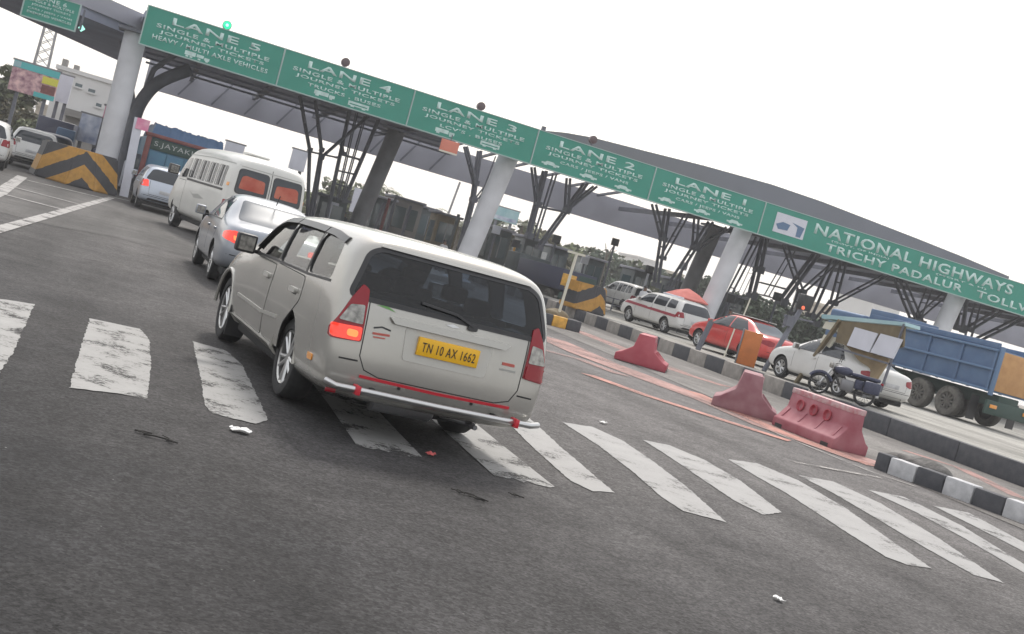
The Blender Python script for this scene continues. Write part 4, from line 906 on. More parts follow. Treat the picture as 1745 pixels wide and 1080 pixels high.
# ------------------------------------------------------------------ motorcycle
mc = thing('motorcycle', 'dark navy motorcycle leaning by the kiosk on the platform edge', 'motorcycle', (0, 0, 0), 60)
for y in (0, 1.28):
    mb = MB(); mb.lathe([(-.04, .232), (-.05, .27), (0, .305), (.05, .27), (.04, .232)], 26, cap=False); t = mb.build('wheel', 'rubber', mc, smooth=True, loc=(0, y, .305))
    mb = MB(); mb.lathe([(-.03, .235), (0, .222), (.03, .235)], 24, cap=False); mb.lathe([(-.06, .05), (.06, .05)], 12)
    for k in range(12): mb.tube([(.03*(-1)**k, .04*math.cos(k*.5236), .04*math.sin(k*.5236)), (0, .228*math.cos(k*.5236+.2), .228*math.sin(k*.5236+.2))], .006, 5)
    mb.build('rim', 'steel', t)
mb = MB(); mb.tube([(0, 1.28, .305), (0, 1.05, .78), (0, .98, .95)], .035, 8); mb.tube([(-.34, .86, 1.02), (-.2, .95, 1.0), (0, .98, .96), (.2, .95, 1.0), (.34, .86, 1.02)], .018, 8); mb.build('fork', 'chrome', mc, smooth=True)
mb = MB(); mb.tube([(0, 1.0, .85), (0, .55, .72), (0, .1, .74), (0, -.25, .78)], .035, 8); mb.tube([(0, 1.0, .8), (0, .7, .35), (0, .3, .32), (0, 0, .305)], .035, 8); mb.build('frame', 'black', mc, smooth=True)
bm = bmesh.new(); bmesh.ops.create_uvsphere(bm, u_segments=18, v_segments=12, radius=1)
for v in bm.verts: v.co = Vector((v.co.x*.15, .72+v.co.y*.27, .83+v.co.z*.13))
me = bpy.data.meshes.new('fuel_tank'); bm.to_mesh(me); bm.free(); me.materials.append(M['navy']); me.polygons.foreach_set('use_smooth', [True]*len(me.polygons)); o = bpy.data.objects.new('fuel_tank', me); COL.objects.link(o); o.parent = mc
MB().box(-.13, .13, -.32, .5, .76, .86).build('saddle', 'navy', mc, bevel=.04, seg=3)
MB().box(-.14, .14, .35, .72, .30, .62).build('engine', 'steel', mc, bevel=.05); MB().box(-.12, .12, .1, .35, .42, .70).build('side_panel', 'navy', mc, bevel=.05)
mb = MB(); mb.tube([(.14, .5, .3), (.16, .1, .28), (.17, -.4, .36)], .04, 10); mb.build('exhaust_pipe', 'chrome', mc, smooth=True)
for y, a in ((0, -.36), (1.28, 1.62)):
    n = 10; mb = MB(); mb.tube([(0, y+.34*math.cos(t), .305+.34*math.sin(t)) for t in [.5+(2.2)*i/n for i in range(n+1)]], .05, 6); mb.build('mudguard', 'navy', mc, smooth=True)
MB().box(-.08, .08, 1.02, 1.14, .82, .98).build('headlight', 'lampclear', mc, bevel=.04); MB().box(-.06, .06, -.42, -.34, .70, .78).build('tail_light', 'lampred', mc, bevel=.02)
for s in (-1, 1):
    mb = MB(); mb.tube([(s*.3, .88, 1.02), (s*.34, .86, 1.16)], .01, 6); mb.box(s*.34-.06, s*.34+.06, .85, .87, 1.14, 1.22); mb.build('mirror', 'black', mc)
    MB().box(s*.26-.09, s*.26+.09, -.35, .1, .40, .74).build('saddlebag', 'navy', mc, bevel=.05)
mc.scale = (.88,)*3; d = ray(1468, 690); q = CO+d*(17.62/d.x); mc.location = (17.62, q.y, PZ)

# ================================================================== SIGNS AND CANOPY
SY = 46.0; SB, ST = 5.66, 7.08
XS = [-1.41, 3.75, 9.02, 14.43, 19.94, 25.47]
def picto(mb, x, z, kind, y=0):                         # small white vehicle silhouettes
    def bx(a, b, c, d): mb.box(x+a, x+b, y-.008, y, z+c, z+d)
    if kind == 'truck': bx(-.42, .15, .02, .17); bx(.18, .40, .02, .13); bx(-.36, -.22, -.04, .02); bx(.2, .32, -.04, .02)
    if kind == 'bus': bx(-.42, .42, .09, .17); bx(-.42, .42, .0, .045); bx(-.3, -.16, -.04, 0); bx(.16, .3, -.04, 0); bx(-.42, -.36, .045, .09); bx(.36, .42, .045, .09)
    if kind == 'car': bx(-.4, .4, .0, .07); mb.prism([(x-.26, y, z+.07), (x+.22, y, z+.07), (x+.12, y, z+.14), (x-.16, y, z+.14)], (0, -.008, 0)); bx(-.28, -.14, -.04, 0); bx(.14, .28, -.04, 0)
    if kind == 'multi': bx(-.5, -.1, .02, .17); bx(-.06, .2, .04, .15); bx(.23, .42, .0, .1); [bx(k, k+.1, -.05, .01) for k in (-.45, -.3, .0, .28)]
def sign_board(name, label, x0, x1, z0, z1, Y, lines, pics=(), cat='sign', sep=True, group=None):
    t = thing(name, label, cat, (x0, Y, z0), 0, group); W, H = x1-x0, z1-z0
    MB().box(.012, W-.012, 0, .10, 0, H).build('board', 'green', t)
    mb = MB(); mb.box(0, W, -.02, .12, -.045, .0); mb.box(0, W, -.02, .12, H, H+.03); mb.box(0, .05, -.02, .12, 0, H)
    if not sep: mb.box(W-.05, W, -.02, .12, 0, H)
    mb.build('frame', 'signframe', t)
    text_mesh([(s, cx*W, cz*H, h*H, wd*W if wd else None) for s, cx, cz, h, wd in lines], 'lettering', 'signwhite', t, .012, .022)
    if pics:
        mb = MB()
        for fx, fz, k in pics: picto(mb, fx*W, fz*H, k, -.003)
        mb.build('vehicle_symbols', 'signwhite', t)
    mb = MB()
    for i in range(int(W/1.7)+1): mb.bar((.3+i*1.7, .16, .1), (.3+i*1.7, .16, H-.1), .07)
    mb.bar((0, .2, .25), (W, .2, .25), .06); mb.bar((0, .2, H-.25), (W, .2, H-.25), .06); mb.build('back_frame', 'steelwork', t)
    return t
J = [('SINGLE & MULTIPLE', .5, .585, .105, .82), ('JOURNEY TICKETS', .5, .43, .105, .76)]
L4 = {5: ('HEAVY / MULTI AXLE VEHICLES', .5, .275, .12, .84), 4: ('TRUCKS , BUSES', .5, .275, .105, .56), 3: ('LCV\'S , BUSES', .5, .275, .105, .50), 2: ('CARS / JEEPS / VANS', .52, .275, .10, .58), 1: ('CARS / JEEPS / VANS', .52, .275, .10, .58)}
PI = {5: [(.42, .06, 'multi')], 4: [(.36, .08, 'truck'), (.62, .07, 'bus')], 3: [(.30, .08, 'truck'), (.66, .10, 'bus')], 2: [(.16, .12, 'car'), (.48, .10, 'car'), (.78, .08, 'car')], 1: [(.16, .12, 'car'), (.48, .10, 'car'), (.78, .08, 'car')]}
for i, n in enumerate((5, 4, 3, 2, 1)):
    sign_board('lane_sign', 'green overhead sign board reading LANE %d above the toll lanes' % n, XS[i], XS[i+1], SB, ST, SY, [('LANE %d' % n, .51, .80, .19, .64)]+J+[L4[n]], PI[n], group='lane sign boards')
nx0, nx1 = AY(1388, 392, SY).x, AY(1728, 487, SY).x; tx0, tx1 = AY(1407, 420, SY).x, AY(1640, 492, SY).x; ux0 = AY(1662, 505, SY).x
X0, X1 = XS[5], 62.0; W = X1-X0; fr = lambda x: (x-X0)/W
nat = sign_board('highway_sign', 'long green sign board reading NATIONAL HIGHWAYS and TRICHY PADALUR TOLLWAYS', X0, X1, SB, ST, SY,
    [('NATIONAL HIGHWAYS', fr((nx0+nx1)/2), .70, .34, (nx1-nx0)/W), ('AUTHORITY OF INDIA', fr(nx1+.9+5.3), .70, .34, 10.6/W),
     ('TRICHY PADALUR', fr((tx0+tx1)/2), .24, .25, (tx1-tx0)/W), ('TOLLWAYS', fr(ux0+2.7), .24, .25, 5.4/W),
     ('(GOVT. OF INDIA)', fr(nx0+2.6), .46, .07, 3.2/W), ('(MORT & H)', fr(nx1-3.0), .46, .07, 3.0/W)], sep=False)
lx0 = AY(1318, 385, SY).x-X0; lw = AY(1371, 395, SY).x-X0-lx0
lg = MB().box(lx0, lx0+lw, -.02, -.003, .30, 1.18).build('emblem', 'board', nat)
cx, cz = lx0+lw/2, .72
mb = MB(); mb.prism([(cx-lw*.45, -.022, cz-.06), (cx-lw*.25, -.022, cz+.10), (cx, -.022, cz+.06), (cx-.08, -.022, cz-.22), (cx-lw*.35, -.022, cz-.26)], (0, -.006, 0))
mb.prism([(cx+.05, -.022, cz+.20), (cx+lw*.46, -.022, cz+.10), (cx+lw*.40, -.022, cz-.36), (cx+lw*.25, -.022, cz-.36), (cx+lw*.24, -.022, cz+.04)], (0, -.006, 0)); mb.build('emblem_mark', 'blue2', lg)
sign_board('lane_sign', 'small green lane sign hanging under the canopy wing at top left', AY(33, 27, 45).x, AY(128, 54, 45).x, 1.58+(5.72-1.58)*.9, 1.58+(6.75-1.58)*.9, 45, [('LANE 6', .5, .82, .16, .5), ('SINGLE & MULTIPLE', .5, .66, .10, .8), ('JOURNEY TICKETS', .5, .50, .10, .7), ('CARS / JEEPS / VANS', .5, .34, .09, .8), ('EXEMPTED VEHICLES', .5, .2, .09, .8)], sep=False)
# signal lamps on top of the boards
for i, (px, py, on) in enumerate(((387, 43, True), (589, 106, False), (820, 181, False), (1011, 238, False))):
    p = AY(px, py, SY+.15); r = .17
    t = thing('signal_lamp', ['lit green signal lamp on top of the LANE 5 board', 'unlit signal lamp on top of the LANE 4 board', 'unlit signal lamp on top of the LANE 3 board', 'unlit signal lamp on top of the LANE 2 board'][i], 'signal', (p.x, SY+.15, ST+.03), 0, 'signal lamps on the sign boards')
    h = p.z-ST-.03
    mb = MB(); mb.lathe([(-.05, r), (.14, r), (.18, r*.7)], 24, 'y', (0, 0, h)); mb.build('housing', 'sigoff', t, smooth=True)
    mb = MB(); mb.bar((0, .05, 0), (0, .05, h-r*.8), .06); mb.build('bracket', 'steelwork', t)
    mb = MB(); mb.lathe([(-.075, r*.5), (-.052, r*.9)], 24, 'y', (0, 0, h)); ln = mb.build('lens', 'siggreen' if on else 'sigoff', t, smooth=True)
    if on: mb = MB(); mb.lathe([(-.09, .03), (-.07, .065)], 16, 'y', (0, 0, h)); mb.build('lamp_core', 'sigcore', ln)
p = AY(765, 250, SY); pb = thing('notice_board', 'salmon notice board hanging below the LANE 3 sign', 'sign', (p.x, SY-.06, p.z))
MB().box(-.38, .38, -.02, .02, -.27, .25).build('board', 'salmon', pb, bevel=.006); MB().box(-.38, .38, -.028, -.021, -.27, -.2).build('lower_band', 'cream_box', pb)
mb = MB(); mb.bar((0, 0, .25), (0, 0, .5), .03); mb.build('hanger', 'steelwork', pb)
p = AY(139, 48, 51); s = thing('lamp', 'small lit lamp beside the small sign under the canopy wing', 'lamp', (p.x, 51, p.z))
mb = MB(); mb.lathe([(-.03, .10), (.03, .14), (.12, .06)], 4, 'y'); mb.build('lamp_glass', 'sigcore', s); MB().bar((0, .1, 0), (0, .1, .3), .04).build('hanger', 'steelwork', s)

# canopy
cp = thing('toll_canopy', 'large dark grey toll plaza canopy behind the green sign boards', 'canopy', (0, 47.5, 0))
def cprism(name, pl, z0, z1, m): 
    o = MB().prism([(x, y-47.5, z0) for x, y in pl], (0, 0, z1-z0)).build(name, m, cp); return o
cprism('roof_slab', [(-1.5, 47.6), (11.4, 47.6), (16.2, 66.5), (-2.6, 66.5)], 6.80, 7.06, 'soffit')
for i in range(6): MB().bar((16.4+i*2.1, 22.4, 7.1), (17.0+i*2.1, 15, 8.0), .14).build('roof_strut', 'steelwork', cp)
cprism('roof_slab', [(24.6, 47.6), (62, 47.6), (70, 66.5), (35, 66.5)], 6.80, 7.06, 'soffit')
wf0, wf1 = G(246, 27, 7.15), G(182, -1, 7.15); wb0, wb1 = G(212, 108, 6.2), G(40, 30, 6.2)
fl = wf1+(wf1-wf0)*4; bl = wb1+(wb1-wb0)*.9
cprism('canopy_wing', [(wf0.x, wf0.y), (fl.x, fl.y), (bl.x, bl.y), (wb0.x, wb0.y)], 6.2, 7.15, 'soffit')
dd = (wf1-wf0).normalized(); cprism('wing_fascia', [(wf0.x, wf0.y-.03), (fl.x, fl.y-.03), (fl.x, fl.y-.15), (wf0.x, wf0.y-.15)], 6.55, 7.19, 'fascia')
cprism('rear_fascia', [(-1.3, 70), (75, 70), (75, 70.5), (-1.3, 70.5)], 5.52, 7.22, 'fascia')
DP = [(AY(px, py, 53).x, AY(px, py, 53).z) for px, py in ((925, 222), (965, 226), (1010, 234), (1100, 257), (1200, 282), (1290, 307), (1315, 314), (1400, 343), (1480, 374), (1560, 405), (1640, 437), (1720, 471))]
MB().prism([(DP[0][0], 5.5, 7.3)]+[(x, 5.5, z) for x, z in DP]+[(DP[-1][0], 5.5, 7.3)], (0, 11, 0)).build('raised_roof', 'roofsheet', cp)
for x in range(17, 40, 4): MB().bar((x, 6, 7), (x, 6, 8.2), .18).build('roof_strut', 'steelwork', cp)
for x in [1+3.6*i for i in range(4)]+[28.5+3.6*i for i in range(9)]: cprism('soffit_beam', [(x, 47.8), (x+.2, 47.8), (x+.2, 69.8), (x, 69.8)], 6.55, 6.798, 'steelwork')
for yy in (50, 53, 56, 59, 62, 65): cprism('soffit_beam', [(-1.4, yy), (11.6+.24*(yy-48), yy), (11.6+.24*(yy-48), yy+.12), (-1.4, yy+.12)], 6.44, 6.545, 'beam_pale')
for i in range(9): MB().bar((.6+i*1.9, 22.2, 5.6), (1.5+i*1.9, 22.2, 7.1), .10).build('fascia_brace', 'steelwork', cp)

def pillar(label, a, b, Y, r, m, top=6.78, name='concrete_pillar', group=None):
    A, B = AY(*a, Y), AY(*b, Y); d = (B-A)/(B.z-A.z)
    p0 = A+d*(0-A.z); p1 = A+d*(top-A.z)
    t = thing(name, label, 'pillar', p0, 0, group)
    mb = MB(); mb.tube([Vector((0, 0, 0)), p1-p0], r, 28); mb.build('shaft', m, t, smooth=True)
    mb = MB(); mb.lathe([(0, r*1.45), (.25, r*1.45), (.32, r*1.05)], 28, 'z', (0, 0, 0)); mb.build('footing', m, t, smooth=True)
    c = (p1-p0); mb = MB(); mb.box(c.x-r*1.5, c.x+r*1.5, -r*1.5, r*1.5, c.z-.12, c.z); mb.build('cap_plate', 'steelwork', t)
    return t
PG = 'pale pillars under the sign boards'
pillar('pale pillar under the left end of the sign, behind the striped block', (222, 98), (181, 268), 47.2, .42, 'pillar', 6.18, group=PG)
pillar('pale pillar under the LANE 3 sign, behind the minivan roof', (860, 283), (797, 432), 47.2, .43, 'pillar', group=PG)
pillar('pale pillar under the LANE 1 sign, behind the red umbrella', (1262, 402), (1213, 512), 47.2, .43, 'pillar', group=PG)
pillar('pale pillar under the highway sign, behind the blue truck', (1627, 512), (1604, 562), 47.2, .43, 'pillar', group=PG)
pillar('darker round column behind the LANE 4 sign', (654, 275), (608, 382), 62, .46, 'pillar_dark', 6.78, 'round_column')
pillar('darker round column left of the LANE 1 pillar', (1203, 425), (1183, 470), 62, .46, 'pillar_dark', 6.78, 'round_column')
t = thing('curved_column', 'dark curved steel column with arms spreading behind the left pillar', 'column', AY(205, 300, 54))
o0 = t.location.copy(); t.location.z = 0; o0.z = 0
def pxs(pts, Y): return [AY(x, y, Y)-o0 for x, y in pts]
P = pxs([(205, 300), (220, 235), (232, 190), (243, 168), (262, 145), (285, 132), (325, 118)], 54); P[0].z = 0
def smoothed(P, k=3):
    for _ in range(k): P = [P[0]]+[q for a, b in zip(P, P[1:]) for q in (a.lerp(b, .25), a.lerp(b, .75))]+[P[-1]]
    return P
MB().tube(smoothed(P), .28, 12).build('main_arm', 'steelwork', t, smooth=True)
MB().tube(pxs([(228, 200), (222, 150), (215, 110), (209, 52)], 54), .16, 8).build('side_arm', 'steelwork', t, smooth=True)
MB().tube(pxs([(236, 182), (262, 118), (300, 92)], 54), .12, 8).build('upper_arm', 'steelwork', t, smooth=True)

def steel_frame(label, segs, Y, th=.16, dep=.55, name='steel_column'):
    pts = [AY(x, y, Y) for s in segs for x, y in s[:2]]; base = min(pts, key=lambda p: p.z)
    t = thing(name, label, 'column', (base.x, Y, 0))
    org = Vector((base.x, Y, 0)); mb, mt_ = MB(), MB()
    for s in segs:
        a, b = AY(*s[0], Y)-org, AY(*s[1], Y)-org; k = s[2] if len(s) > 2 else th
        if a.z > 4.4 and (a-b).z > .5: a = a+(a-b)*((6.6-a.z)/(a.z-b.z))          # up into the roof
        if b.z < 2.2 and a.z > b.z: b = b+(b-a)*(max(0, b.z-.25)/(a.z-b.z))        # down to the island
        r = min(.13, k*.36)
        for dy in (0, dep): mb.tube([a+Vector((0, dy, 0)), b+Vector((0, dy, 0))], r, 10)
        mt_.bar(b+Vector((0, -.1, 0)), b+Vector((0, dep+.1, 0)), r*2.6); m = a.lerp(b, .5); mt_.bar(m, m+Vector((0, dep, 0)), r)
        if k > .13: mt_.box(b.x-r*1.9, b.x+r*1.9, -.02-r, .0-r*.6, b.z-r*1.9, b.z+r*1.9)
    mb.build('steel_members', 'steelwork', t, smooth=True); mt_.build('joint_plates', 'steelwork', t)
    mb = MB(); mb.box(-.30, .30, -.15, dep+.15, 0, .5); mb.build('base_block', 'kerb_grey', t, bevel=.03)
    return t
steel_frame('forked black steel column right of the minibus', [((519, 200), (529, 255)), ((529, 255), (526, 345)), ((545, 222), (549, 255)), ((549, 255), (534, 340)), ((590, 232), (549, 268)), ((528, 258), (575, 268), .10), ((549, 268), (538, 340))], 58)
steel_frame('slatted black steel column between the minibus and the grey round column', [((583, 245), (586, 262)), ((584, 250), (565, 338)), ((596, 252), (576, 340), .10), ((608, 254), (583, 342), .10), ((625, 255), (588, 342)), ((580, 262), (616, 272), .12), ((575, 290), (606, 297), .10), ((570, 312), (598, 320), .10)], 58)
steel_frame('forked black steel column left of the LANE 3 pillar', [((797, 255), (812, 312), .20), ((812, 312), (808, 340), .22), ((808, 340), (789, 412), .24), ((835, 312), (812, 342), .12), ((826, 330), (800, 400), .10)], 58)
steel_frame('three legged steel column right of the LANE 3 pillar', [((911, 285), (919, 348), .2), ((919, 340), (903, 402), .24), ((932, 350), (914, 408), .14), ((968, 358), (921, 422), .22), ((972, 300), (968, 358), .2), ((1017, 318), (970, 356), .18), ((919, 352), (968, 362), .14)], 58)
steel_frame('forked steel column left of the grey column under LANE 1', [((1117, 345), (1133, 408), .2), ((1133, 408), (1121, 486), .24), ((1150, 408), (1132, 440), .16), ((1187, 422), (1142, 492), .22), ((1190, 380), (1187, 422), .2), ((1235, 395), (1190, 426), .16)], 58)
steel_frame('thin leaning steel posts right of the LANE 1 pillar', [((1275, 447), (1224, 545), .16), ((1288, 455), (1255, 525), .06), ((1300, 440), (1296, 460), .3), ((1297, 452), (1284, 505), .30)], 58)
steel_frame('steel rail frame under the highway sign left end', [((1335, 462), (1310, 505), .10), ((1296, 481), (1343, 493), .12), ((1290, 500), (1335, 512), .08)], 60)
steel_frame('large V shaped steel column under the highway sign', [((1366, 474), (1336, 515), .32), ((1360, 470), (1369, 496), .18), ((1396, 476), (1371, 498), .18), ((1407, 486), (1384, 538), .24), ((1431, 490), (1424, 516), .22), ((1424, 514), (1392, 552), .24), ((1470, 493), (1423, 518), .16), ((1370, 496), (1355, 535), .2)], 58)
steel_frame('crossed steel column above the blue truck', [((1545, 506), (1561, 545), .24), ((1561, 520), (1574, 550), .2), ((1590, 524), (1566, 545), .16), ((1578, 520), (1570, 540), .16)], 58)
steel_frame('spreading steel column at the far right behind the last pillar', [((1700, 535), (1655, 562), .24), ((1740, 546), (1663, 584), .24), ((1666, 538), (1652, 585), .2), ((1645, 528), (1640, 560), .5)], 58)

# crash blocks
def crash_block(label, x, y, z, w, d, h, head):
    t = thing('crash_block', label, 'barrier', (x, y, z), head)
    bm = bmesh.new(); lo = [(-w/2, d), (-w/2, d*.35), (-w*.18, 0), (w*.18, 0), (w/2, d*.35), (w/2, d)]; hi = [(-w*.42, d), (-w*.42, d*.45), (-w*.12, d*.18), (w*.12, d*.18), (w*.42, d*.45), (w*.42, d)]
    A = [bm.verts.new((a, b, 0)) for a, b in lo]; B = [bm.verts.new((a, b, h)) for a, b in hi]
    for i in range(6): bm.faces.new((A[i], A[(i+1) % 6], B[(i+1) % 6], B[i]))
    bm.faces.new(B); bm.faces.new(A[::-1]); es = bm.edges[:]; bmesh.ops.bevel(bm, geom=es, offset=.05, segments=2, affect='EDGES')
    me = bpy.data.meshes.new('block'); bm.to_mesh(me); bm.free(); me.materials.append(M['chevron']); o = bpy.data.objects.new('block', me); COL.objects.link(o); o.parent = t
    mb = MB(); mb.box(-.22, .22, d*.16, d*.18, h*.62, h*.80); o2 = mb.build('faded_patch', 'kerb_white', t); o2.rotation_euler = (-.17, 0, 0); o2.location = (0, -.07, .0)
    return t
a, b = G(75, 302), G(190, 328)
crash_block('large yellow and black striped block in front of the left pillar', -2.0, 46-.9-1.6, 0, 2.9, 2.4, 1.32, 12)
q = G(1020, 537, .42); crash_block('smaller yellow and black striped block on the platform by the white jeep', q.x, q.y, .42, 1.75, 1.6, 1.10, 20)
tag(MB().box(-3.0, -1.0, 46, 72, -.05, .22).build('traffic_island', 'kerb_grey', bevel=.04), kind='structure')
tag(MB().box(11.4, 13.6, 46, 74, -.05, .22).build('traffic_island', 'kerb_grey', bevel=.04), kind='structure')
tag(MB().box(6.6, 8.2, 52, 74, -.05, .22).build('traffic_island', 'kerb_grey', bevel=.04), kind='structure')

# thin pole on a striped block
q = G(946, 556); t = thing('marker_pole', 'thin pale pole with cross arm standing on a small yellow and black base', 'pole', (q.x, q.y, 0))
for i in range(3): MB().box(-.72+i*.48+.005, -.24+i*.48-.005, -.3, .3, 0, .34).build('base_block', 'kerb_black' if i % 2 == 0 else 'yellow', t, bevel=.03)
top = AY(983, 432, q.y)-Vector((q.x, q.y, 0))
MB().tube([(0, 0, .3), (top.x, 0, top.z)], .045, 10).build('pole', 'cream_box', t, smooth=True); MB().bar((top.x-.30, 0, top.z), (top.x+.28, 0, top.z), .07).build('cross_arm', 'cream_box', t)
hp2 = heap('grit_heap', 'dark earth heap around the foot of the pale marker pole', (q.x-.1, q.y+.1, .30), .45, .28, .22, 'khaki')

# orange board, signal post, kiosk on the platform edge
d = ray(1270, 620); q = CO+d*(18.0/d.x); t = thing('orange_board', 'upright orange board box in front of the red saloon', 'board', (18.0, q.y, .42), -32)
MB().box(-.28, .28, -.10, .10, 0, 1.05).build('panel', 'orange', t, bevel=.02); MB().box(-.33, -.285, -.12, .12, 0, 1.08).build('side_frame', 'steel', t, bevel=.01)
YQ = q.y-.7
def tilt_bar(name, label, cat, a, b, Y, r, m, zb=.42):
    A, B = AY(*a, Y), AY(*b, Y); t = thing(name, label, cat, (B.x, Y, zb)); o = Vector((B.x, Y, zb))
    MB().tube([Vector((0, 0, 0)), A-o], r, 10).build('pole', m, t, smooth=True); return t, A-o
t, A = tilt_bar('signal_post', 'dark leaning signal post with black head box and small red lamp', 'signal', (1366, 525), (1300, 636), YQ, .075, 'steelwork')
hb = MB().box(A.x-.12, A.x+.22, -.14, .14, A.z-.05, A.z+.42).build('signal_head', 'black', t, bevel=.03); mb = MB(); mb.lathe([(-.16, .045), (-.141, .06)], 16, 'y', (A.x-.04, 0, A.z+.02)); mb.build('lamp_lens', 'sigred', hb, smooth=True)
mb = MB(); mb.bar((A.x-.5, 0, A.z-.35), (A.x+.5, 0, A.z-.30), .05); mb.bar((A.x-.45, 0, A.z-.7), (A.x-.1, 0, A.z-.35), .05); mb.box(A.x-.42, A.x-.2, -.1, .1, A.z-.62, A.z-.3); mb.build('side_bracket', 'steelwork', t)
tilt_bar('bollard_post', 'short dark post standing in front of the red saloon', 'post', (1212, 548), (1190, 592), 33.5, .09, 'steelwork')
t, A = tilt_bar('barrier_pole', 'cream barrier pole standing before the red saloon', 'pole', (1252, 560), (1235, 603), 33, .025, 'cream_box')
tilt_bar('barrier_pole', 'tall thin cream pole in front of the hedge', 'pole', (1279, 508), (1255, 555), 40, .03, 'cream_box')

KX = 18.0
t = thing('kiosk', 'open tan kiosk with two white boards on a leaning post', 'kiosk'); ko = AXP(1352, 656, KX); ko = Vector((KX, ko.y, .42)); t.location = ko
kp = lambda x, y, dx=0: AXP(x, y, KX)-ko+Vector((dx, 0, 0))
MB().prism([kp(1400, 535), kp(1543, 549), kp(1543, 555), kp(1400, 542)], (.45, 0, 0)).build('roof', 'billblue', t)
MB().prism([kp(1431, 546, .02), kp(1541, 556, .02), kp(1538, 590, .02), kp(1488, 604, .02), kp(1422, 582, .02)], (.04, 0, 0)).build('front_sheet', 'khaki', t)
for pl in (((1460, 558), (1499, 569), (1484, 601), (1446, 589)), ((1504, 569), (1541, 579), (1525, 612), (1486, 601))):
    MB().prism([kp(*p, -.06) for p in pl], (.03, 0, 0)).build('notice_board', 'board', t)
MB().bar(kp(1424, 592, 0), kp(1522, 622, 0), .05).build('counter_rail', 'steelwork', t)
MB().bar(kp(1432, 546), kp(1353, 657), .10).build('leaning_post', 'khaki', t); MB().bar(kp(1541, 552), kp(1500, 668), .05).build('leaning_post', 'steelwork', t)
MB().prism([kp(1420, 582, .30), kp(1500, 606, .30), kp(1478, 640, .30), kp(1455, 652, .30), kp(1380, 640, .30)], (.05, 0, 0)).build('back_sheet', 'tan', t)
MB().prism([kp(1402, 546, .1), kp(1428, 549, .1), kp(1422, 562, .1), kp(1396, 557, .1)], (.3, 0, 0)).build('side_box', 'cream_box', t); MB().prism([kp(1399, 568, .1), kp(1418, 573, .1), kp(1403, 601, .1), kp(1385, 596, .1)], (.05, 0, 0)).build('side_panel', 'cream_box', t)
# faded red canopy umbrella
p = AY(1172, 500, 47); t = thing('parasol', 'faded red parasol by the right hand pale pillar', 'umbrella', (p.x, 47, .42))
h = p.z-.42; mb = MB(); mb.lathe([(h-.28, 1.05), (h-.22, 1.05), (h+.05, .55), (h+.22, .04)], 8, 'z'); mb.build('canopy', 'umbrella', t); mb = MB(); mb.tube([(0, 0, 0), (0, 0, h+.1)], .03, 8); mb.build('pole', 'steel', t)

# ------------------------------------------------------------------ toll booths
def booth(label, a, b, top, Y, depth, m='booth', roof='steelwork', base=.2, group='toll booths under the canopy'):
    A, B, T = AY(*a, Y), AY(*b, Y), AY(*top, Y); w = B.x-A.x; h = max(1.6, T.z-base)
    t = thing('toll_booth', label, 'booth', ((A.x+B.x)/2, Y, base), 0, group)
    MB().box(-w/2, w/2, 0, depth, 0, h).build('cabin', m, t, bevel=.03)
    MB().box(-w/2-.15, w/2+.15, -.15, depth+.15, h, h+.14).build('roof', roof, t, bevel=.02)
    f = MB().box(-w*.38, w*.38, -.03, -.003, h*.45, h*.86).build('front_window', 'boothglass', t); MB().box(-.03, .03, -.045, -.031, h*.45, h*.86).build('mullion', 'steel', f)
    MB().box(-w/2-.02, -w/2+.0, depth*.2, depth*.8, h*.42, h*.85).build('side_window', 'boothglass', t)
    return t
bo = booth('dark toll booth with white mark right of the minibus', (530, 392), (578, 402), (545, 332), 60, 2.2, base=.2)
MB().box(-.1, .0, -.055, -.046, 1.0, 1.7).build('white_mark', 'board', bo); MB().box(-.1, .3, -.055, -.046, 1.7, 1.85).build('white_mark', 'board', bo)
booth('low toll booth with pale panel behind the round column', (655, 400), (705, 412), (680, 338), 72, 2.4, 'wall_grey')
booth('brownish toll booth left of the LANE 3 pillar', (735, 412), (772, 420), (752, 365), 66, 2.0, 'khaki')
booth('small grey booth between the two other booths', (705, 405), (735, 412), (716, 352), 78, 2.0, 'booth')
for k, (a, b, Y, m) in enumerate((((655, 345), (632, 402), 64, 'steelwork'), ((664, 338), (645, 400), 62, 'truckred'), ((676, 332), (655, 402), 66, 'steelwork'), ((784, 310), (752, 382), 95, 'pillar_dark'), ((782, 365), (764, 420), 64, 'booth'), ((700, 350), (684, 402), 66, 'steelwork'))):
    tilt_bar('lane_post', ['dark lane post nearest the grey round column', 'reddish lane post beside the grey round column', 'dark lane post left of the pale panel booth', 'tall leaning lamp post left of the LANE 3 pillar', 'dark green post by the brownish booth', 'thin dark post behind the pale panel booth'][k], 'post', a, b, Y, .09, m, 0)
def copy_thing(o, loc, label, head=None, group=None):
    c = o.copy(); COL.objects.link(c); c.location = loc; c['label'] = label
    if group: c['group'] = group
    if head is not None: c.rotation_euler = (0, 0, rad(head))
    for ch in list(o.children):
        d = ch.copy(); COL.objects.link(d); d.parent = c
        for g in list(ch.children): e = g.copy(); COL.objects.link(e); e.parent = d
    return c
b0 = booth('dark booth with pale roof just right of the LANE 3 pillar foot', (828, 432), (862, 440), (842, 388), 64, 2.2, 'booth', 'fascia')
for k, (px, py, Y, lab) in enumerate(((902, 448, 66, 'dark booth under the three legged steel column'), (948, 452, 70, 'dark booth right of the three legged steel column'), (1010, 470, 72, 'dark booth above the white jeep'), (1090, 492, 68, 'dark booth between the white jeep and the forked column'), (1160, 512, 66, 'dark booth beside the red parasol'), (1246, 540, 64, 'dark booth just right of the LANE 1 pillar'), (640, 405, 70, 'dark booth just right of the grey round column'))):
    p = AY(px, py, Y); copy_thing(b0, (p.x, Y, .2), lab)
